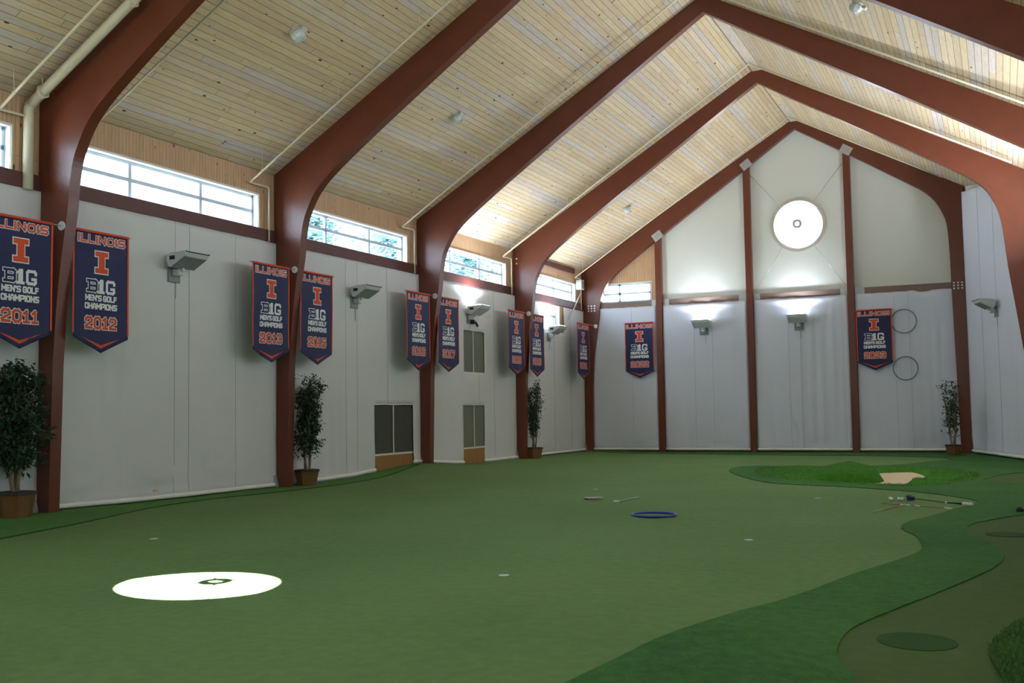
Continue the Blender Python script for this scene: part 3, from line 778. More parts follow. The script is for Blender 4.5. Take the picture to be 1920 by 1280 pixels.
# ---------------------------------------------------------------- curtains
def curtain(org, rot, x0, x1, z0, z1, label, cuts=(), seams=(), seed=1, amp=0.012, pull=(), ztop=None, hem=True, m=None, zbot=None, step=0.13, zg=0.14, tatter=0.0, folds=()):
    """hanging cloth in local X,Z, facing -Y; cuts are (x0,x1,z0,z1) openings"""
    t = empty('wall_curtain', org, rot); tag(t, label, 'curtain', 'off-white wall curtains')
    xs = set([x0, x1]); zs = set([z0, z1])
    for c in cuts: xs |= {c[0], c[1]}; zs |= {c[2], c[3]}
    def refine(s_, st):
        s_ = sorted(s_); out = []
        for a, c in zip(s_, s_[1:]):
            n = max(1, int(math.ceil((c - a) / st))); out += [a + (c - a) * i / n for i in range(n)]
        return out + [s_[-1]]
    xs = refine(xs, step); zs = refine(zs, zg)
    def off(x, z):
        q = (z - z0) / (z1 - z0)
        v = 1.6 * amp * noise.noise(Vector((x * 1.6, z * 0.18, seed * 7.3))) + amp * noise.noise(Vector((x * 5.0, z * 0.3, seed * 3.1))) * (1 - 0.5 * q)
        low = max(0.0, 1 - (z - z0) / 1.2)
        v += low ** 2 * 0.06 * noise.noise(Vector((x * 1.3, z * 2.2, seed * 1.7)))
        for s_ in seams: v += 0.007 * math.exp(-((x - s_) / 0.05) ** 2)
        for (cx, w, a, zt, zb) in folds:      # vertical gathers
            if zb < z < zt:
                e = min(1, (z - zb) / 0.3, (zt - z) / 0.3); v += a * e * math.sin((x - cx) / w * 2 * PI) * math.exp(-((x - cx) / (w * 1.6)) ** 2)
        for (cx, cz, w, a) in pull:           # sagging swags
            dx = (x - cx) / w; r = (z - cz) - 0.5 * w * dx * dx
            a = a * 1.7
            v += a * math.exp(-(r / (0.09)) ** 2) * max(0, 1 - dx * dx)
            v -= a * 0.8 * math.exp(-((r - 0.14) / (0.07)) ** 2) * max(0, 1 - dx * dx)
        return -v
    def top(x): return ztop(x) if ztop else z1
    def bot(x): return zbot(x) if zbot else z0
    def lift(x, z):
        if z > z0 + 0.5: return 0.0
        return (bot(x) - z0) * (1 - (z - z0) / 0.5)
    vs = []; nx = len(xs); nz = len(zs)
    for z in zs:
        for x in xs:
            zz = z0 + (z - z0) / (z1 - z0) * (top(x) - z0) if ztop else z + lift(x, z)
            if z == zs[-1] and tatter: zz += tatter * noise.noise(Vector((x * 4, seed, 0)))
            vs.append((x, off(x, z), zz))
    fs = []
    for j in range(nz - 1):
        for i in range(nx - 1):
            cx, cz = (xs[i] + xs[i + 1]) / 2, (zs[j] + zs[j + 1]) / 2
            if any(c[0] < cx < c[1] and c[2] < cz < c[3] for c in cuts): continue
            a = j * nx + i; fs.append((a, a + 1, a + nx + 1, a + nx))
    b = MB(); b.add(vs, fs); o = b.build('curtain_cloth', m or M_cloth, t, smooth=True)
    md = o.modifiers.new('thickness', 'SOLIDIFY'); md.thickness = 0.004; md.offset = 1
    if hem:
        runs = []; cur = x0
        for c in sorted(cuts):
            if c[2] <= z0 + 0.01: runs.append((cur, c[0])); cur = c[1]
        runs.append((cur, x1))
        for a, c in runs:
            if c - a < 0.1: continue
            n = max(2, int((c - a) / 0.2))
            pts = [(a + (c - a) * i / n, off(a + (c - a) * i / n, z0) - 0.012, bot(a + (c - a) * i / n) + 0.015 + 0.006 * noise.noise(Vector((a + i * .7, seed, 2)))) for i in range(n + 1)]
            b = MB(); b.tube(pts, 0.045, 8); b.build('hem', M_hem, t, smooth=True)
    for s_ in seams:
        if any(c[0] < s_ < c[1] for c in cuts):
            zsg = []
            cc = [c for c in cuts if c[0] < s_ < c[1]]; zz = z0
            for c in sorted(cc, key=lambda q: q[2]): zsg.append((zz, c[2])); zz = c[3]
            zsg.append((zz, top(s_)))
        else: zsg = [(z0, top(s_))]
        for za, zb in zsg:
            if zb - za < 0.05: continue
            n = max(2, int((zb - za) / 0.3)); pts = [(s_, off(s_, za + (zb - za) * i / n) - 0.006, za + (zb - za) * i / n) for i in range(n + 1)]
            b = MB(); b.tube(pts, 0.0035, 5); b.build('seam', M_seam, t)
    return t
CX = -0.045
PAN1 = (22.48, 24.38, 0.0, 1.83)
PAN2 = (27.30, 28.70, 0.0, 1.81)
PAN3 = (27.38, 28.74, 2.80, 4.05)
curtain((0, 0, 0), LEFT_ROT, F[0] + T, F[1] - 0.01, 0.09, 5.42, 'off-white curtain in the nearest left bay, behind the view', seams=[1.4, 2.8], zbot=lambda q: h(0.05, q) + 0.045, seed=1).location.x = 0.045
curtain((0.045, 0, 0), LEFT_ROT, F[1] + T, F[2] + 0.06, 0.13, 5.42, 'off-white curtain at the left frame edge behind the 2011 banner', seams=[9.0, 10.4], zbot=lambda q: h(0.05, q) + 0.045, seed=2)
curtain((0.045, 0, 0), LEFT_ROT, F[2] + T, F[3] + 0.06, 0.10, 5.42, 'widest off-white curtain, between the 2012 and 2013 banners', seams=[15.40, 15.79, 17.16], zbot=lambda q: h(0.05, q) + 0.045, seed=3,
        pull=[(14.6, 5.24, 0.5, 0.012), (16.6, 5.22, 0.45, 0.014), (15.0, 0.28, 0.5, -0.04), (16.6, 0.34, 0.4, -0.03), (13.2, 0.26, 0.5, -0.03)], folds=[(13.95, 0.20, 0.02, 5.0, 0.1), (14.4, 0.25, 0.008, 5.0, 0.4)])
curtain((0.045, 0, 0), LEFT_ROT, F[3] + T, F[4] + 0.05, 0.10, 5.42, 'off-white curtain with one cut-out low at its right, between the 2015 and 2016 banners', cuts=[PAN1[:2] + (0.0, 1.83)], seams=[21.2, 21.7, 23.1],
        zbot=lambda q: h(0.05, q) + 0.045, seed=4, pull=[(19.7, 5.26, 0.35, 0.012)], folds=[(19.9, 0.24, 0.02, 1.6, 0.1), (20.6, 0.3, 0.012, 5.0, 0.1)])
curtain((0.045, 0, 0), LEFT_ROT, F[4] + T, F[5] + 0.05, 0.14, 5.42, 'off-white curtain with two cut-outs one above the other, below a lit floodlight', cuts=[PAN2[:2] + (0.0, 1.81), PAN3], seams=[28.35, 29.4],
        zbot=lambda q: h(0.05, q) + 0.045, seed=5, pull=[(27.9, 2.5, 0.35, 0.03), (27.9, 2.2, 0.3, 0.025), (29.0, 4.3, 0.4, 0.03), (29.1, 4.0, 0.35, 0.025), (26.7, 4.2, 0.4, 0.03), (26.5, 5.24, 0.5, 0.012)], folds=[(25.6, 0.2, 0.03, 2.2, 0.1), (26.2, 0.22, 0.012, 5, 0.1)])
curtain((0.045, 0, 0), LEFT_ROT, F[5] + T, F[6] + 0.02, 0.10, 5.36, 'off-white curtain of the last left bay with a gap at the small lower window', cuts=[(LOWER[0] - 0.05, LOWER[1] + 0.3, 4.42, 5.37)], seams=[34.3, 35.9], zbot=lambda q: h(0.05, q) + 0.045, seed=6, tatter=0.0)
# far wall
CY = YF - 0.20
farc = [(0.34, 2.93, 'far curtain left of the left gable post, behind the 2022 banner', [1.95], []),
        (3.18, 6.30, 'far curtain between the left and middle gable posts, behind a lit floodlight', [4.35, 5.02], []),
        (6.55, 9.78, 'far curtain between the middle and right gable posts, under the round window', [7.75, 8.15], [(8.75, 0.35, 0.03, 5.0, 0.1), (9.45, 0.25, 0.03, 5.4, 0.1)]),
        (10.03, 13.26, 'far curtain right of the right gable post, behind the 2023 banner and two hoops', [11.28, 11.75], [(12.5, 0.3, 0.022, 4.6, 0.1), (10.5, 0.3, 0.015, 3.0, 0.1)])]
for q, (a, c, lab, sm, fo) in enumerate(farc):
    pull = [((a + c) / 2 + 0.5, 0.3, 0.5, -0.03)]
    if q == 3: pull += [(12.3, 5.28, 0.75, 0.05), (12.4, 5.12, 0.6, 0.035)]
    curtain((0, CY, 0), 0, a, c, 0.10, 5.44, lab, seams=sm, folds=fo, seed=11 + q, pull=pull, tatter=0.02, amp=0.022, step=0.10, m=M_cloth_bluelit)
# splayed last right bay: full-height curtain
curtain((13.6, 37.29, 0), aA, 0.02, lA + 0.3, 0.08, 8.7, 'tall pale curtain of the splayed right bay, reaching almost to the ceiling', seams=[1.58, 3.05], seed=21,
        ztop=lambda s_: (8.62 if s_ < 0.5 else 8.70) - 0.155 * s_, amp=0.010, step=0.15, m=M_cloth_bluelit).location = (13.6 - 0.06, 37.27, 0)
curtain((15.55, 31.04, 0), aB, 0.3, lB, 0.08, 7.4, 'tall pale curtain of the nearer splayed right bay, outside the view', seams=[2.0, 4.0], seed=22, ztop=lambda s_: 7.7 - 0.145 * s_, step=0.3).location = (15.49, 31.02, 0)
for i in range(4):
    curtain((17.14, 24.78, 0), -PI / 2, 24.78 - F[i + 1] + 0.01, 24.78 - F[i] - T, 0.08, 5.2, 'off-white right wall curtain, %s bay from the camera, outside the view' % ['first', 'second', 'third', 'fourth'][i], seams=[], seed=30 + i, step=0.4, zg=0.5)

# upper gable panels
def upanel(x0, x1, zb, label, hole=None):
    n = 14
    top = [(x0 + (x1 - x0) * i / n, under(x0 + (x1 - x0) * i / n) + 0.2) for i in range(n + 1)]
    if x0 < RX < x1: top = sorted(top + [(RX, 11.6)])
    outer = [(x0, zb), (x1, zb)] + list(reversed(top))
    b = MB(); slab(b, outer, [hole] if hole else [], 0.03)
    o = b.build('gable_cladding', M_panel, fix=True); o.location = (0, YF - 0.07, 0)
    return tag(o, label, 'wall panel', 'cream panels of the upper gable')
upanel(3.16, 6.32, 5.60, 'cream panel above the rail between the left and middle gable posts')
upanel(6.53, 9.80, 5.60, 'cream panel above the rail around the round window', circle(RWC[0], RWC[1], RWR))
upanel(10.01, 13.3, 5.60, 'cream panel above the rail right of the right gable post')

# screened openings behind the curtain cut-outs
def screened(x0, x1, z0, z1, mx, m, label, sid=True):
    NWIN[0] += 1
    t = empty('window_%d' % NWIN[0], (0.03, 0, 0), LEFT_ROT); tag(t, label, 'window', kind='structure')
    b = MB(); b.box(x0 - 0.03, x1 + 0.03, 0.012, 0.03, z0 - 0.03, z1 + 0.03); b.build('screen', m, t)
    b = MB(); b.tube([(mx + 0.012, 0.0, z0), (mx - 0.01, -0.004, z0 + (z1 - z0) * 0.35), (mx - 0.004, -0.004, z0 + (z1 - z0) * 0.7), (mx + 0.004, 0, z1)], 0.020, 8); b.build('webbing_strip', M_strip, t)
    if sid:
        b = MB(); b.box(x0 - 0.02, x1 + 0.02, -0.012, 0.012, z0 - 0.04, z0 + 0.01); b.build('window_sill', M_strip, t)
        b = MB(); b.box(x0 - 0.02, x1 + 0.02, 0.0, 0.012, -0.1, z0 - 0.04); o = b.build('lower_siding', M_sid, t)
        uv_map(o, lambda c: (c.z, c.x))
    b = MB(); b.tube([(x0, -0.025, z1 + 0.005), ((x0 + mx) / 2, -0.03, z1 + 0.012), (mx, -0.028, z1), ((x1 + mx) / 2, -0.03, z1 + 0.012), (x1, -0.025, z1)], 0.014, 6); b.build('cloth_edge', M_hem, t)
    return t
screened(22.48, 24.38, 0.57, 1.83, 23.40, M_screen, 'dark screened opening of two panes above a brown siding strip')
screened(27.30, 28.70, 0.55, 1.81, 28.02, M_screen2, 'lower grey-green screened opening of the pair beside the 2018 banner')
screened(27.38, 28.74, 2.80, 4.05, 28.02, M_screen2, 'upper grey-green screened opening, directly under the floodlight', sid=False)

# ---------------------------------------------------------------- sprinkler pipes
def pipe(i, r, label, yo=0.95, drop=0.33, both=True, name='sprinkler_pipe', el=True):
    y = F[i] - yo; t = empty(name, (0.1, y, 0)); tag(t, label, 'pipe', None if name != 'sprinkler_pipe' else 'sprinkler pipes along the arches')
    rz_t = RZ - 0.16
    pts = []
    x0, z0 = 0.10, LZ - drop - 0.02
    b = MB(); top = (RX, y, rz_t)
    def P(x, yy, z): return (x - 0.1, yy - y, z)
    n = 10
    run = [P(x0 + (RX - x0) * k / n, y, z0 + (rz_t - z0) * k / n) for k in range(n + 1)]
    b.tube(run, r, 8)
    b.build('slope_run', M_pipe, t, smooth=True)
    if both:
        X = XR[i] - 0.6
        b = MB(); b.tube([P(RX, y, rz_t), P(X, y, rz(X) - 0.16)], r, 8); b.build('slope_run', M_pipe, t, smooth=True)
    yb = F[i] - 0.32
    b = MB()
    if el: b.tube([P(x0, y, z0), P(x0, y + 0.03, z0 - 0.01), P(x0, yb - 0.04, z0), P(x0, yb, z0 - 0.05), P(x0, yb, 5.40)], r * 0.95, 8)
    else: b.tube([P(x0 + 0.04, y, z0 + 0.02), P(x0, y, z0 - 0.04), P(x0, y, z0 - 0.12), P(x0, y, 5.38)], r, 12)
    b.build('drop_pipe', M_pipe, t, smooth=True)
    for k in (0.04, 0.28, 0.52, 0.76):
        xx = x0 + (RX - x0) * k; zz = z0 + (rz_t - z0) * k
        b = MB(); b.tube([P(xx, y, zz), P(xx, y - 0.02, ceil_z(xx))], 0.006 if r < 0.05 else 0.01, 5)
        b.tube([P(xx - 0.02, y, zz - 0.0), P(xx + 0.02, y, zz + 0.012)], r * 1.35, 8); b.build('hanger', M_pipe, t)
    if both:
        for k in (0.25, 0.6, 0.9):
            xx = RX + (XR[i] - 0.6 - RX) * k; zz = rz(xx) - 0.16
            b = MB(); b.tube([P(xx, y, zz), P(xx, y - 0.02, ceil_z(xx))], 0.006, 5); b.build('hanger', M_pipe, t)
    # sprinkler heads
    if r < 0.05:
        for k in (0.4, 0.86):
            xx = x0 + (RX - x0) * k; zz = z0 + (rz_t - z0) * k
            b = MB(); b.tube([P(xx, y, zz - 0.02), P(xx, y - 0.0, zz + 0.05)], 0.010, 6); b.tube([P(xx, y, zz + .05), P(xx, y, zz + .055)], 0.022, 8); b.build('sprinkler_head', M_steel, t)
    return t
pipe(2, 0.024, 'thin cream sprinkler pipe in the top left corner, left of the thick pipe', yo=0.85)
pipe(3, 0.022, 'thin cream sprinkler pipe running up beside the second arch')
pipe(4, 0.024, 'thin cream sprinkler pipe running up beside the third arch')
pipe(5, 0.024, 'thin cream sprinkler pipe running up beside the fourth arch')
pipe(6, 0.022, 'thin cream sprinkler pipe running up beside the far gable arch', yo=0.9)
pipe(2, 0.085, 'thick cream pipe climbing the ceiling beside the leftmost arch', yo=0.30, drop=0.16, both=False, name='thick_pipe', el=False)
# pipe that rises just beyond the leftmost arch and is seen over its shoulder
t = empty('sprinkler_pipe', (0.1, 13.35, 0)); tag(t, 'thin cream sprinkler pipe just right of the leftmost arch', 'pipe', 'sprinkler pipes along the arches')
b = MB(); P0 = Vector((0.0, 0, 6.80)); P1 = Vector((8.07, 0, 11.60)); b.tube([P0, P1], 0.022, 8); b.build('slope_run', M_pipe, t, smooth=True)
b = MB(); b.tube([(0, 0.02, 6.80), (0, -0.5, 6.78), (0, -0.55, 6.6), (0, -0.55, 5.4)], 0.02, 8); b.build('drop_pipe', M_pipe, t, smooth=True)
for k in (0.1, 0.3, 0.5, 0.7, 0.9):
    p = P0.lerp(P1, k); b = MB(); b.tube([p, (p.x, -0.02, ceil_z(p.x + 0.1))], 0.006, 5); b.build('hanger', M_pipe, t)

# white brace rod and small box in the far left corner
b = MB(); b.tube([(0.16, 36.75, 6.0), (0.10, 35.7, 4.95)], 0.022, 8)
tag(b.build('brace_rod', M_fix, smooth=True), 'slanting white rod across the last left clerestory window corner', 'brace')
t = empty('corner_box', (0.12, 36.75, 6.1)); tag(t, 'small grey box mounted high beside the far left corner pipe', 'box')
b = MB(); b.box(-0.08, 0.14, -0.16, 0.16, 0.05, 0.42); b.build('box_body', M_fix, t, bevel=0.015)
b = MB(); b.box(0.14, 0.15, -0.12, 0.12, 0.1, 0.36); b.build('front_grille', M_fixu, t)

# ---------------------------------------------------------------- wall floodlights
def floodlight(org, rot, lit, label, power=1.0):
    t = empty('wall_floodlight', org, rot); tag(t, label, 'floodlight', 'floodlights mounted on the curtain walls')
    W = 0.32
    prof = [(-0.12, -0.02), (-0.16, -0.15), (-0.22, -0.17), (-0.56, 0.02), (-0.60, 0.09), (-0.58, 0.11), (-0.14, 0.09)]
    b = MB(); b.prism(prof, (2 * W, 0, 0), (-W, 0, 0), (0, 1, 0), (0, 0, 1)); hou_ = b.build('housing', M_fix, t, fix=True, bevel=0.008)
    b = MB(); b.add([(-W + .02, -0.235, -0.168), (W - .02, -0.235, -0.168), (W - .02, -0.555, 0.008), (-W + .02, -0.555, 0.008)], [(0, 1, 2, 3)])
    o = b.build('underside_panel', M_fix if lit else M_fixu, t); md = o.modifiers.new('th', 'SOLIDIFY'); md.thickness = 0.006; md.offset = 0  # paler panel on lit units: light and shade are put into the colour
    b = MB(); b.box(-W - .004, -W, -0.33, -0.20, -0.03, 0.045); b.build('end_vent', M_black, hou_)
    b = MB(); b.obox((0, -0.36, 0.112), (W - 0.03, 0, 0), (0, 0.19, -0.009), (0, 0.0, 0.004)); b.build('lens', M_lens_on if lit else M_lens_off, t)
    b = MB(); b.tube([(-W, -0.60, 0.12), (-W + .01, -0.61, 0.10), (W - .01, -0.61, 0.10), (W, -0.60, 0.12)], 0.010, 6); b.build('front_lip', M_black if not lit else M_fix, hou_)
    b = MB(); b.box(-0.16, 0.16, -0.03, 0.0, -0.42, -0.10); b.build('mounting_plate', M_fixu, t, bevel=0.01)
    b = MB(); b.box(-0.06, 0.06, -0.20, -0.03, -0.30, -0.17); b.box(-0.03, 0.03, -0.26, -0.15, -0.22, -0.12); b.build('junction_box', M_fix, t, bevel=0.012)
    b = MB(); b.tube([(0.05, -0.01, -0.42), (0.05, -0.008, -0.72)], 0.006, 5); b.build('conduit', M_fixu, t)
    if lit:
        l = bpy.data.lights.new('floodlight_lamp', 'AREA'); l.shape = 'RECTANGLE'; l.size = 0.5; l.size_y = 0.32; l.energy = FIX_POWER * power; l.spread = math.radians(160); l.color = FIX_COLOR
        lo = bpy.data.objects.new('floodlight_lamp', l); COL.objects.link(lo); lo.parent = t
        lo.location = (0, -0.36, 0.125); lo.rotation_euler = (PI + 0.42, 0, 0)
    return t
fl_z = 4.62
floodlight((0.045, F[2] + 3.10, fl_z), LEFT_ROT, False, 'unlit white floodlight on the widest curtain between the 2012 and 2013 banners')
floodlight((0.045, F[3] + 3.05, fl_z), LEFT_ROT, False, 'unlit white floodlight on the curtain between the 2015 and 2016 banners')
fl3 = floodlight((0.045, F[4] + 2.95, fl_z + 0.04), LEFT_ROT, True, 'lit floodlight above the upper grey-green screened opening', 0.36)
floodlight((0.045, F[5] + 2.80, fl_z - 0.17), LEFT_ROT, True, 'lit floodlight below the small lower window in the last left bay', 0.25)
floodlight((4.72, CY - 0.01, fl_z + 0.06), 0, True, 'lit floodlight on the far curtain between the left and middle gable posts', 0.17)
floodlight((8.12, CY - 0.01, fl_z + 0.08), 0, True, 'lit floodlight on the far curtain directly under the round window', 0.17)
ang = aA; pos = Vector((13.6, 37.29, 0)) + Vector((math.cos(aA), math.sin(aA), 0)) * 3.02 + Vector((math.sin(aA), -math.cos(aA), 0)) * 0.07
floodlight((pos.x, pos.y, fl_z), aA, False, 'unlit floodlight on the splayed right wall curtain')
posB = Vector((15.55, 31.04, 0)) + Vector((math.cos(aB), math.sin(aB), 0)) * 3.2 + Vector((math.sin(aB), -math.cos(aB), 0)) * 0.08
floodlight((posB.x, posB.y, fl_z), aB, True, 'lit floodlight on the nearer splayed right bay, outside the view', 1.3)
floodlight((17.13, F[3] + 3.1, fl_z), -PI / 2, True, 'unseen floodlight on the straight right wall, its light added to lift the ceiling', 0.7)  # fixture taken as off; its light is added to brighten this bay's ceiling
floodlight((17.13, F[1] + 3.1, fl_z), -PI / 2, True, 'lit floodlight on the right wall beside the camera, outside the view', 0.6)
floodlight((4.7, -0.50, fl_z), PI, True, 'lit floodlight on the near gable wall, left half, behind the camera', 0.5)
floodlight((11.6, -0.50, fl_z), PI, True, 'lit floodlight on the near gable wall, right half, behind the camera', 0.5)
# small black clamp camera under the lit left floodlight
t = empty('clamp_camera', (0.09, 27.95, 4.26)); tag(t, 'small black clamp-on camera hanging under the lit left floodlight', 'camera')
b = MB(); b.box(-0.03, 0.10, -0.16, -0.04, -0.02, 0.10); b.build('body', M_black, t, bevel=0.02)
b = MB(); b.tube([(0.04, -0.04, 0.03), (0.05, 0.06, 0.04), (0.06, 0.16, -0.07)], 0.035, 8); b.build('lens_barrel', M_black, t)
b = MB(); b.tube([(0.0, 0.05, 0.05), (-0.02, 0.03, 0.35)], 0.006, 5); b.build('cable', M_black, t)

# ---------------------------------------------------------------- ceiling lamps (clear ribbed cages)
def ceil_lamp(x, y, label):
    z = ceil_z(x); t = empty('ceiling_fixture', (x, y, z))
    sl = math.atan(LS) if x < RX else -math.atan(RS)
    t.rotation_euler = (0, -sl, 0)
    tag(t, label, 'ceiling fixture', 'clear glass ceiling fixtures')
    b = MB(); b.lathe([(0.13, -0.03), (0.13, 0.0)], 16); b.build('base_plate', M_fix, t)
    b = MB(); b.lathe([(0.03, -0.19), (0.10, -0.175), (0.135, -0.12), (0.135, -0.06), (0.11, -0.03)], 8); b.build('glass_cover', M_clear, t)
    b = MB(); b.tube([(0.04, 0.02, -0.21), (0.10, 0.05, -0.19)], 0.02, 6); b.box(0.10, 0.19, -0.05, 0.08, -0.07, -0.02); b.build('side_latch', M_fix, t)
    return t
ceil_lamp(2.91, 15.42, 'clear ribbed glass ceiling fixture between the first two arches')
ceil_lamp(2.89, 21.65, 'clear ribbed glass ceiling fixture between the second and third arches')
ceil_lamp(2.83, 34.41, 'clear ribbed glass ceiling fixture in the last bay')
ceil_lamp(12.18, 21.3, 'clear ribbed glass ceiling fixture on the right ceiling slope at the top edge')

# ---------------------------------------------------------------- banners
GL = {  # stroke font on a unit box
 'I': (0.0, [[(0, 0), (0, 1)]]),
 'L': (0.8, [[(0, 1), (0, 0), (.8, 0)]]),
 'N': (1, [[(0, 0), (0, 1), (1, 0), (1, 1)]]),
 'O': (1, [[(.2, 0), (0, .2), (0, .8), (.2, 1), (.8, 1), (1, .8), (1, .2), (.8, 0), (.2, 0)]]),
 'S': (1, [[(0, 0), (.8, 0), (1, .2), (1, .35), (.85, .5), (.15, .5), (0, .65), (0, .85), (.2, 1), (1, 1)]]),
 'M': (1.2, [[(0, 0), (0, 1), (.6, .35), (1.2, 1), (1.2, 0)]]),
 'E': (.8, [[(.8, 0), (0, 0), (0, 1), (.8, 1)], [(0, .5), (.65, .5)]]),
 "'": (0.0, [[(0, .8), (0, 1)]]),
 'G': (1, [[(1, .85), (.85, 1), (.2, 1), (0, .8), (0, .2), (.2, 0), (.85, 0), (1, .15), (1, .48), (.6, .48)]]),
 'F': (.8, [[(0, 0), (0, 1), (.8, 1)], [(0, .5), (.65, .5)]]),
 'C': (1, [[(1, .72), (1, .85), (.85, 1), (.2, 1), (0, .8), (0, .2), (.2, 0), (.85, 0), (1, .15), (1, .28)]]),
 'H': (1, [[(0, 0), (0, 1)], [(1, 0), (1, 1)], [(0, .5), (1, .5)]]),
 'A': (1, [[(0, 0), (0, .6), (.35, 1), (.65, 1), (1, .6), (1, 0)], [(0, .35), (1, .35)]]),
 'P': (1, [[(0, 0), (0, 1), (.85, 1), (1, .85), (1, .55), (.85, .42), (0, .42)]]),
 'B': (1, [[(-.12, 0), (.85, 0), (1, .13), (1, .38), (.87, .5), (1, .62), (1, .87), (.85, 1), (-.12, 1)], [(.1, 0), (.1, 1)], [(.1, .5), (.87, .5)]]),
 '0': (.8, [[(.2, 0), (0, .2), (0, .8), (.2, 1), (.6, 1), (.8, .8), (.8, .2), (.6, 0), (.2, 0)]]),
 '1': (.55, [[(0, .8), (.28, 1), (.28, 0)], [(0, 0), (.55, 0)]]),
 '2': (.8, [[(0, .72), (0, .85), (.15, 1), (.65, 1), (.8, .85), (.8, .62), (0, .18), (0, 0), (.8, 0)]]),
 '3': (.8, [[(0, .82), (.15, 1), (.65, 1), (.8, .85), (.8, .63), (.65, .5), (.3, .5)], [(.65, .5), (.8, .37), (.8, .15), (.65, 0), (.15, 0), (0, .18)]]),
 '5': (.8, [[(.8, 1), (0, 1), (0, .55), (.65, .58), (.8, .42), (.8, .15), (.65, 0), (.15, 0), (0, .15)]]),
 '6': (.8, [[(.8, .85), (.65, 1), (.15, 1), (0, .85), (0, .15), (.15, 0), (.65, 0), (.8, .15), (.8, .42), (.65, .55), (0, .55)]]),
 '7': (.8, [[(0, .88), (0, 1), (.8, 1), (.8, .8), (.35, 0)]]),
 '8': (.8, [[(.15, 0), (0, .15), (0, .38), (.15, .5), (0, .62), (0, .85), (.15, 1), (.65, 1), (.8, .85), (.8, .62), (.65, .5), (.8, .38), (.8, .15), (.65, 0), (.15, 0)], [(.15, .5), (.65, .5)]]),
 '9': (.8, [[(0, .15), (.15, 0), (.65, 0), (.8, .15), (.8, .85), (.65, 1), (.15, 1), (0, .85), (0, .58), (.15, .45), (.8, .45)]]),
}
def text_strokes(s_, x0, x1, ztop, zbot, gap=0.42):
    """lays a word out between x0,x1 and ztop,zbot -> list of polylines in metres"""
    tot = 0; pos_ = []
    for ch in s_:
        if ch == ' ': tot += 0.5; continue
        w = GL[ch][0]; pos_.append((ch, tot)); tot += w + gap
    tot -= gap
    sx = (x1 - x0) / tot; sz = ztop - zbot
    out = []
    for ch, p in pos_:
        for pl_ in GL[ch][1]: out.append([(x0 + (p + a) * sx, zbot + c * sz) for a, c in pl_])
    return out
def strokes_mesh(mb, pls_, wd, lift, wave):
    for pl_ in pls_:
        for (a, c), (d, e) in zip(pl_, pl_[1:]):
            dx, dz = d - a, e - c; l = math.hypot(dx, dz)
            if l < 1e-6: continue
            ux, uz = dx / l, dz / l; hw = wd / 2
            n = max(1, int(l / 0.05)); vs = []
            for i in range(n + 1):
                t_ = -hw + (l + 2 * hw) * i / n
                for sgn in (-1, 1):
                    X = a + ux * t_ - uz * hw * sgn; Z = c + uz * t_ + ux * hw * sgn
                    vs.append((X, -wave(X, Z) - lift, Z))
            mb.add(vs, [(2 * i, 2 * i + 2, 2 * i + 3, 2 * i + 1) for i in range(n)])
def fill_mesh(mb, poly, lift, wave):
    gpt = []
    xs = [p[0] for p in poly]; zs = [p[1] for p in poly]
    for X in grid_axis(min(xs), max(xs), 0.06):
        for Z in grid_axis(min(zs), max(zs), 0.06):
            if in_poly((X, Z), poly) and poly_dist((X, Z), poly) > 0.01: gpt.append((X, Z))
    vs, fs = tri_region(poly, [], gpt)
    mb.add([(v[0], -wave(v[0], v[1]) - lift, v[1]) for v in vs], fs)
def offset_I(w, hh, sw, ser, g):
    """slab block I outline, centre origin, grown by g"""
    W, H, S, E_ = w / 2 + g, hh / 2 + g, sw / 2 + g, hh / 2 - ser - g
    return [(-W, -H), (W, -H), (W, -E_), (S, -E_), (S, E_), (W, E_), (W, H), (-W, H), (-W, E_), (-S, E_), (-S, -E_), (-W, -E_)]
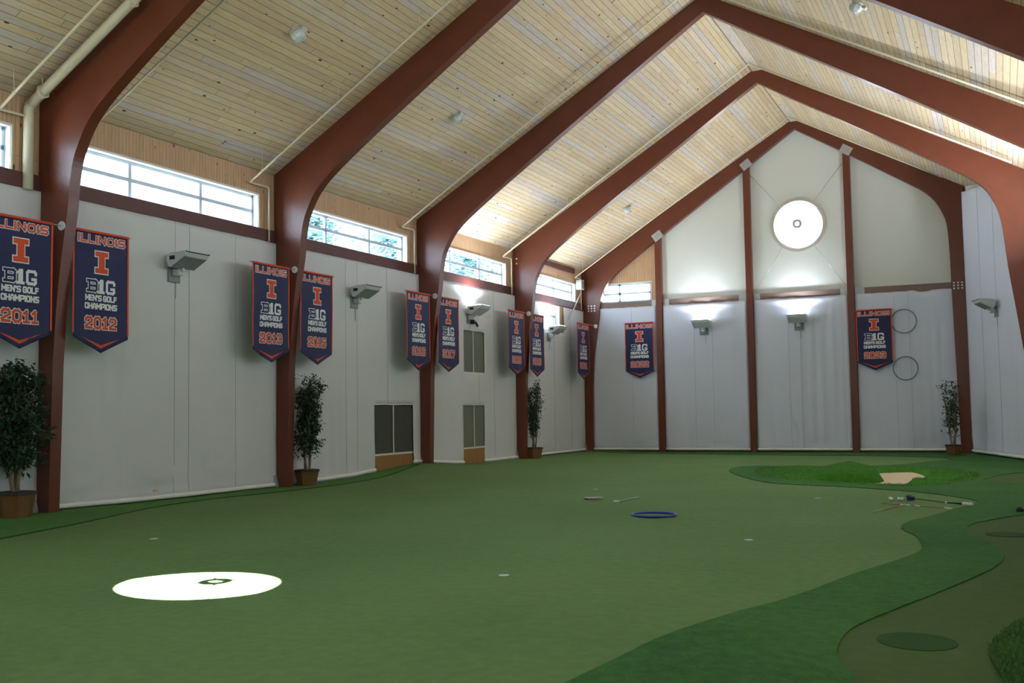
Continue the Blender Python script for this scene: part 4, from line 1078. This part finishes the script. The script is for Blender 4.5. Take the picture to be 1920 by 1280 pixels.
def banner(org, rot, year, label, side, seed, wavy=0.010, bracket=True, W=1.20, reach=0.12):
    """side: +1 mounting disc at the right end, -1 at the left end; local X centred, Z down from 0"""
    t = empty('championship_banner', org, rot); tag(t, label, 'banner', 'navy championship banners')
    hw = W / 2
    def wave(x, z):
        q = min(1, -z / 2.0)
        return wavy * q * (math.sin(5.2 * x + seed * 2.1) + 0.6 * math.sin(11 * x + seed * 1.3 + z)) + wavy * 0.35 * math.sin(3.0 * z + seed)
    SB, TIP = -1.80, -2.06
    outline = [(-hw, -0.02), (hw, -0.02), (hw, SB), (0, TIP), (-hw, SB)]
    b = MB()
    gpt = [(X, Z) for X in grid_axis(-hw, hw, 0.05) for Z in grid_axis(TIP, -0.02, 0.06) if in_poly((X, Z), outline) and poly_dist((X, Z), outline) > 0.012]
    full = [(-hw, -0.02)] + [(-hw + W * i / 24, -0.02) for i in range(1, 24)] + [(hw, -0.02)] + [(hw, -0.02 + (SB + 0.02) * i / 30) for i in range(1, 30)] + [(hw, SB), (hw * .5, (SB + TIP) / 2), (0, TIP), (-hw * .5, (SB + TIP) / 2), (-hw, SB)] + [(-hw, SB + (-0.02 - SB) * i / 30) for i in range(1, 30)]
    vs, fs = tri_region(full, [], gpt); b.add([(v[0], -wave(v[0], v[1]), v[1]) for v in vs], fs)
    o = b.build('banner_cloth', M_navy, t, smooth=True); md = o.modifiers.new('th', 'SOLIDIFY'); md.thickness = 0.002; md.offset = 0
    L1, L2 = 0.004, 0.007
    for sg in (-1, 1):
        b = MB(); strip_ = []
        pts = [(sg * (hw - 0.005), -0.02 + (-1.72) * i / 20) for i in range(21)]
        vs = []
        for X, Z in pts:
            for dx in (-0.010 - 0.006 * sg, 0.018 - 0.0 * sg) if sg > 0 else (-0.018, 0.012):
                vs.append((X + dx, -wave(X, Z) - 0.003, Z))
        b.add(vs, [(2 * i, 2 * i + 1, 2 * i + 3, 2 * i + 2) for i in range(20)])
        o = b.build('side_trim', M_orange, t); md = o.modifiers.new('th', 'SOLIDIFY'); md.thickness = 0.003; md.offset = 0
    b = MB(); b.tube([(-hw - 0.005, 0, 0.0), (0, 0, 0.0), (hw + 0.005, 0, 0.0)], 0.024, 10); b.build('pole_sleeve', M_orange, t, smooth=True)
    b = MB(); ex = (-hw - 0.06, hw + 0.07)
    if bracket: ex = (-hw - 0.07, hw + 0.07) if side == 0 else ((-hw - 0.09, hw + reach) if side > 0 else (-hw - 0.30, hw + 0.07))
    b.tube([(ex[0], 0, 0), (ex[1], 0, 0)], 0.010, 8); pole_ = b.build('pole', M_steel, t)
    if side > 0:
        b = MB(); b.tube([(hw + reach - 0.018, 0, 0), (hw + reach, 0, 0)], 0.075, 20); b.build('mounting_disc', M_boltm, pole_)
        # the disc lies on the near face of the arch
    # lettering
    b = MB(); st = text_strokes('ILLINOIS', -0.50, 0.50, -0.075, -0.185, gap=0.50)
    strokes_mesh(b, st, 0.052, L1, wave); b.build('word_outline', M_white, t)
    b = MB(); strokes_mesh(b, st, 0.032, L2, wave); b.build('word_lettering', M_orange, t)
    Ic = (0.0, -0.51)
    for g_, m_, lf, nm in ((0.018, M_white, L1, 'block_letter_outline'), (0.0, M_orange, L2, 'block_letter')):
        pl_ = [(Ic[0] + a, Ic[1] + c) for a, c in offset_I(0.28, 0.37, 0.13, 0.085, g_)]
        b = MB(); fill_mesh(b, pl_, lf, wave); b.build(nm, m_, t)
    # conference mark: outlined B, solid 1 and G
    Bs = text_strokes('B', -0.275, -0.105, -0.835, -1.005)
    b = MB(); strokes_mesh(b, Bs, 0.070, L1, wave); b.build('mark_letter_outline', M_white, t)
    b = MB(); strokes_mesh(b, Bs, 0.040, L2, wave); b.build('mark_letter_fill', M_navy, t)
    b = MB()
    one = [(-0.075, -0.86), (-0.02, -0.80), (0.045, -0.80), (0.045, -1.0), (0.075, -1.0), (0.075, -1.045), (-0.085, -1.045), (-0.085, -1.0), (-0.045, -1.0), (-0.045, -0.87), (-0.075, -0.89)]
    fill_mesh(b, one, L2, wave)
    Gs = [[(0.285, -0.868), (0.285, -0.85), (0.262, -0.825), (0.150, -0.825), (0.125, -0.85), (0.125, -0.995), (0.150, -1.02), (0.262, -1.02), (0.285, -0.995), (0.285, -0.948), (0.225, -0.948)]]
    strokes_mesh(b, Gs, 0.048, L2, wave)
    b.build('mark_lettering', M_white, t)
    b = MB(); strokes_mesh(b, text_strokes("MEN'S GOLF", -0.335, 0.335, -1.085, -1.165, gap=0.48), 0.026, L2, wave)
    strokes_mesh(b, text_strokes('CHAMPIONS', -0.345, 0.345, -1.225, -1.305, gap=0.48), 0.026, L2, wave); b.build('title_lettering', M_white, t)
    ys = text_strokes(year, -0.325, 0.325, -1.465, -1.635, gap=0.42)
    b = MB(); strokes_mesh(b, ys, 0.068, L1, wave); b.build('year_outline', M_white, t)
    b = MB(); strokes_mesh(b, ys, 0.045, L2, wave); b.build('year_lettering', M_orange, t)
    b = MB(); fill_mesh(b, [(-0.42, -1.80), (0, -1.925), (0.42, -1.80), (0.0, -1.985)], L1, wave); b.build('chevron', M_orange, t)
    return t
BX = 0.55
bl = [(11.47, '2011', 'navy 2011 championship banner cut by the left frame edge', 1, 0.004), (13.10, '2012', 'navy 2012 championship banner right of the leftmost arch', -1, 0.008),
      (17.70, '2013', 'navy rippled 2013 championship banner left of the second arch', 1, 0.020), (19.33, '2015', 'navy 2015 championship banner right of the second arch', -1, 0.014),
      (23.86, '2016', 'navy 2016 championship banner left of the third arch', 1, 0.008), (25.52, '2017', 'navy 2017 championship banner right of the third arch', -1, 0.006),
      (30.05, '2018', 'navy 2018 championship banner left of the fourth arch', 1, 0.010), (31.65, '2019', 'navy 2019 championship banner right of the fourth arch', -1, 0.006),
      (35.93, '2021', 'navy 2021 championship banner in the far left corner', 1, 0.006)]
for k_, (yc, yr, lab, side, wv) in enumerate(bl):
    fr = min((f for f in F if f > yc), default=F[-1])
    banner((BX, yc, 4.78), LEFT_ROT, yr, lab, side, k_ + 1, wv, reach=fr - yc - 0.60)
banner((2.28, CY - 0.12, 4.82), 0, '2022', 'navy 2022 championship banner on the far wall left of the left gable post', 0, 21, 0.004, W=1.10)
banner((10.63, CY - 0.12, 4.86), 0, '2023', 'navy 2023 championship banner on the far wall right of the right gable post', 0, 22, 0.003, W=1.14)

# ---------------------------------------------------------------- hoops
def hoop(loc, rot, R_, r, m, label, group=None):
    b = MB(); n = 64; b.tube([(R_ * math.cos(2 * PI * i / n), R_ * math.sin(2 * PI * i / n), 0) for i in range(n)], r, 10, closed=True)
    o = b.build('plastic_hoop', m, smooth=True); o.location = loc; o.rotation_euler = rot
    return tag(o, label, 'hoop', group)
hoop((9.50, 15.58, h(9.5, 15.58) + 0.018), (0, 0, 0), 0.335, 0.018, M_hoopb, 'navy blue plastic hoop lying on the putting green')
hoop((11.58, CY - 0.06, 4.43), (PI / 2, 0, 0), 0.40, 0.017, M_hoopg, 'upper of two blue-grey hoops hanging right of the 2023 banner')
hoop((11.58, CY - 0.06, 2.84), (PI / 2, 0, 0), 0.39, 0.017, M_hoopg, 'lower of two blue-grey hoops hanging right of the 2023 banner')

# ---------------------------------------------------------------- things on the green
def G(x, y, dz=0.0): return Vector((x, y, h(x, y) + dz))
balls = [(12.66, 18.74, 'left golf ball of the left pair by the putter'), (12.70, 18.60, 'right golf ball of the left pair by the putter'),
         (12.795, 18.72, 'left golf ball of the right pair by the putter'), (12.85, 18.73, 'golf ball closest to the putter head')]
for x, y, lab in balls:
    b = MB(); b.sphere((0, 0, 0), 0.028, 16, 10); o = b.build('golf_ball', M_ball, smooth=True); o.location = G(x, y, 0.028); tag(o, 'white ' + lab, 'ball', 'golf balls on the green')
# putter
ph = G(12.99, 18.66, 0.02); pe = G(13.92, 18.24, 0.03)
t = empty('putter', ph); tag(t, 'putter with navy mallet head and thick white grip lying on the green near the bunker', 'golf club')
dv = (pe - ph); L_ = dv.length; dn = dv.normalized(); sd = Vector((-dn.y, dn.x, 0))
b = MB(); b.obox((0, 0, 0.03), dn * 0.045, sd * 0.06, Vector((0, 0, 0.035))); b.obox(-dn * 0.03 + Vector((0, 0, .06)), dn * 0.03, sd * 0.05, Vector((0, 0, 0.02))); b.build('putter_head', M_navyp, t, bevel=0.012)
b = MB(); b.tube([dn * 0.04 + Vector((0, 0, .03)), dn * (L_ * .6)], 0.007, 8); b.build('shaft', M_black, t)
b = MB(); b.tube([dn * (L_ * .6), dn * (L_ * .86)], [0.010, 0.016], 8); b.build('lower_grip', M_black, t)
b = MB(); b.tube([dn * (L_ * .585), dn * (L_ * .61)], 0.014, 8); b.build('grip_band', M_grip, t)
b = MB(); b.tube([dn * (L_ * .86), dn * (L_ * .88), dn * (L_ * 1.03)], [0.022, 0.030, 0.028], 10); b.build('upper_grip', M_grip, t)
# alignment sticks
def stick(a, c, m, label, bands):
    a = G(*a, 0.008); c = G(*c, 0.008); t = empty('alignment_stick', a); d = c - a
    tag(t, label, 'stick', 'alignment sticks on the green')
    b = MB(); b.tube([(0, 0, 0), d], 0.006, 8); b.build('rod', m, t)
    for p0, p1, mm in bands:
        b = MB(); b.tube([d * p0, d * p1], 0.0085 if mm is not M_grip else 0.0105, 8); b.build('band', mm, t)
    return t
stick((12.59, 18.08), (13.66, 17.63), M_orst, 'orange fibreglass alignment stick lying left to right below the putter', [(0.27, 0.42, M_grip), (0.48, 0.56, M_grip), (0.9, 1.0, M_grip)])
stick((12.59, 16.75), (13.0, 18.02), M_yelst, 'shorter brown and yellow alignment stick slanting under the orange one', [(0.02, 0.22, M_yelst), (0.3, 0.9, M_orst)])
# towel / card and slim club
b = MB()
n = 12
for i in range(n):
    for j in range(2):
        pass
vs = []
for i in range(n + 1):
    for j in range(4):
        x = -0.16 + 0.32 * i / n; y = -0.06 + 0.12 * j / 3
        vs.append((x, y + 0.01 * math.sin(i), 0.008 + 0.028 * abs(math.sin(i * 1.1 + j))))
b.add(vs, [(i * 4 + j, (i + 1) * 4 + j, (i + 1) * 4 + j + 1, i * 4 + j + 1) for i in range(n) for j in range(3)])
o = b.build('folded_towel', M_towel, smooth=True); md = o.modifiers.new('th', 'SOLIDIFY'); md.thickness = 0.02; md.offset = -1
o.location = G(7.71, 17.7, 0.015); o.rotation_euler = (0, 0, yaw); tag(o, 'crumpled grey and white towel strip lying on the green left of the hoop', 'towel')
a = G(8.31, 17.3, 0.02); c = G(8.32, 18.45, 0.015); t = empty('putting_club', a); tag(t, 'slim pale club lying on the green above and left of the hoop', 'golf club')
b = MB(); b.tube([(0, 0, 0), c - a], 0.010, 8); b.build('shaft', M_steel, t)
b = MB(); b.box(-0.07, 0.03, -0.035, 0.02, -0.015, 0.02); b.build('club_head', M_boltm, t, bevel=0.008)
a = G(14.60, 17.45, 0.02); t = empty('club_headcover', a); tag(t, 'small dark club head lying at the right edge of the green turf', 'headcover')
b = MB(); b.sphere((0, 0, 0.02), 0.05, 12, 8); b.tube([(0.03, 0, 0.02), (0.25, 0.02, 0.015)], 0.012, 8); b.build('cover', M_black, t, smooth=True)

# ---------------------------------------------------------------- potted ficus trees
def ficus(x, y, z, H, Wd, nleaf, seed, label, stems=4, potr=0.29, poth=0.36, clusters=None, sparse=1.0, leafs=0.075, yclamp=None, ysign=1):
    rnd = random.Random(seed)
    t = empty('potted_ficus', (x, y, z)); tag(t, label, 'plant', 'potted ficus trees beside the arches')
    def clampv(v):
        v = Vector(v); v.x = max(v.x, 0.10 - x); 
        if yclamp is not None and x + v.x < 0.62 - 0.0: v.y = max(v.y, yclamp - y) if ysign > 0 else min(v.y, yclamp - y)
        return v
    b = MB(); b.lathe([(potr * 0.74, 0.0), (potr * 0.96, poth - 0.04)], 8, rot=0.2); pot_ = b.build('planter', M_pot, t)
    b = MB(); b.lathe([(potr * 0.93, poth - 0.045), (potr * 1.02, poth - 0.04), (potr * 1.02, poth), (potr * 0.90, poth)], 8, rot=0.2); b.build('planter_rim', M_potrim, pot_)
    b = MB(); b.lathe([(potr * 0.88, poth - 0.03), (potr * 0.88, poth + 0.004)], 12, rot=0.2); b.build('moss', M_soil, pot_)
    tips = []
    for s_ in range(stems):
        a = 2 * PI * s_ / stems + rnd.uniform(-.3, .3); r0 = 0.05
        pts = []; rs = []; top = H * rnd.uniform(0.72, 0.97) - (0.1 if s_ else 0)
        lean = Wd * rnd.uniform(0.12, 0.32)
        n = 9
        for i in range(n + 1):
            q = i / n
            pts.append((math.cos(a + q * 0.8) * (r0 + lean * q) + rnd.gauss(0, 0.012), math.sin(a + q * 0.8) * (r0 + lean * q) + rnd.gauss(0, 0.012), poth + (top - poth) * q))
            rs.append(0.022 * (1 - q) + 0.005)
        b = MB(); b.tube(pts, rs, 7); b.build('stem', M_bark, t, smooth=True)
        tips.append(pts)
    # branches and leaf cloud
    bb = MB(); anchors = []
    for pts in tips:
        for i in range(2, len(pts)):
            q = i / (len(pts) - 1)
            zq = pts[i][2] / H
            nb = 3 if q > 0.3 else 1
            for _ in range(nb):
                if rnd.random() > sparse: continue
                a = rnd.uniform(0, 2 * PI); 
                env = Wd * 0.5 * (0.75 + 0.25 * math.sin(zq * 9 + seed))
                l = env * rnd.uniform(0.45, 1.0)
                p0 = Vector(pts[i]); tgt = Vector((math.cos(a) * l, math.sin(a) * l, p0.z + rnd.uniform(0.0, 0.22)))
                mid = p0.lerp(tgt, 0.5) + Vector((0, 0, 0.06))
                end = clampv(tgt + Vector((0, 0, -0.05 * l))); mid = clampv(mid)
                bb.tube([p0, mid, end], [0.006, 0.004, 0.002], 5)
                for k_ in range(8): anchors.append(p0.lerp(mid, k_ / 8) if k_ < 3 else mid.lerp(end, (k_ - 3) / 5))
    for pts in tips: anchors += [Vector(pts[-1])] * 8
    bb.build('branches', M_bark, t)
    lb = MB()
    for _ in range(nleaf):
        c = rnd.choice(anchors) + Vector((rnd.gauss(0, .055), rnd.gauss(0, .055), rnd.gauss(-.01, .06)))
        if c.z < H * 0.22 and rnd.random() < .8: continue
        a = rnd.uniform(0, 2 * PI); dr = rnd.uniform(-1.1, 0.1); L2_ = leafs * rnd.uniform(0.7, 1.25); w = L2_ * 0.24
        d = Vector((math.cos(a) * math.cos(dr), math.sin(a) * math.cos(dr), math.sin(dr)))
        s_ = d.cross(Vector((0, 0, 1))).normalized(); up_ = s_.cross(d)
        tw = rnd.uniform(-.6, .6); s_ = s_ * math.cos(tw) + up_ * math.sin(tw); up_ = s_.cross(d)
        if (x + c.x + d.x * L2_) < 0.085 or (x + c.x) < 0.085: continue
        if yclamp is not None and x + c.x < 0.55 and ysign * (y + c.y + min(0, ysign * d.y * L2_) * ysign - yclamp) < 0: continue
        lb.add([c, c + d * L2_ * .45 + s_ * w + up_ * w * .35, c + d * L2_, c + d * L2_ * .45 - s_ * w + up_ * w * .35, c + d * L2_ * .5], [(0, 1, 4), (1, 2, 4), (0, 4, 3), (4, 2, 3)])
    lb.build('foliage', M_leaf, t)
    return t
ficus(0.33, 11.62, h(0.33, 11.62) - 0.01, 2.55, 1.35, 5200, 3, 'largest bushy potted ficus, cut by the left frame edge in front of the leftmost arch', stems=5, potr=0.32, poth=0.40, leafs=0.10, yclamp=12.22, ysign=-1)
ficus(0.42, 19.12, h(0.42, 19.12) - 0.01, 2.46, 0.92, 3900, 5, 'slender potted ficus right of the second arch, under the 2015 banner', stems=4, leafs=0.085, yclamp=18.78)
ficus(0.42, 31.60, h(0.42, 31.6) - 0.01, 2.42, 0.66, 2600, 8, 'potted ficus right of the fourth arch, under the 2019 banner', stems=4, leafs=0.085, yclamp=31.30)
ficus(13.02, 35.75, h(13.02, 35.75) + 0.02, 2.40, 0.72, 1000, 12, 'sparse potted ficus on the right, in front of the far arch leg', stems=5, sparse=0.75, potr=0.25, poth=0.32, leafs=0.10)

# ---------------------------------------------------------------- outside: unseen bounce ground, and trees seen through the windows
b = MB(); b.add([(-60, -40, -0.4), (80, -40, -0.4), (80, 90, -0.4), (-60, 90, -0.4)], [(0, 1, 2, 3)])
tag(b.build('bounce_ground', M_bounce_ground), 'unseen neutral grey ground added outside to bounce light up through the windows', 'ground', kind='structure')
def tree(x, y, z, r, seed, label):
    rnd = random.Random(seed); t = empty('tree', (x, y, -0.4)); tag(t, label, 'tree', 'trees outside the left windows')
    b = MB(); b.tube([(0, 0, 0), (0.1, 0, z * .6), (0, 0.1, z)], [0.22, 0.16, 0.06], 8); b.build('trunk', M_trunk, t)
    b = MB()
    for _ in range(3800):
        d = Vector((rnd.gauss(0, 1), rnd.gauss(0, 1), rnd.gauss(0, 1))).normalized(); q = r * rnd.random() ** 0.5
        c = Vector((d.x * q, d.y * q, z + d.z * q * 1.2)); c += Vector((noise.noise(c * .8), noise.noise(c * .8 + Vector((5, 0, 0))), 0)) * 0.8
        a = rnd.uniform(0, 2 * PI); s_ = rnd.uniform(0.08, 0.18)
        u_ = Vector((math.cos(a), math.sin(a), rnd.uniform(-.5, .5))) * s_; v_ = Vector((-math.sin(a), math.cos(a), rnd.uniform(-.5, .5))) * s_ * .5
        b.add([c - u_, c + v_, c + u_, c - v_], [(0, 1, 2, 3)])
    b.build('crown', M_tree, t)
tree(-7.0, 29.8, 8.1, 1.1, 1, 'pale sunlit tree seen through the second full bay clerestory window, left side')
tree(-7.5, 35.6, 8.3, 1.7, 2, 'pale sunlit tree seen through the second full bay clerestory window, right side')
tree(-7.0, 41.2, 8.3, 1.6, 3, 'pale sunlit tree seen through the third full bay clerestory window')
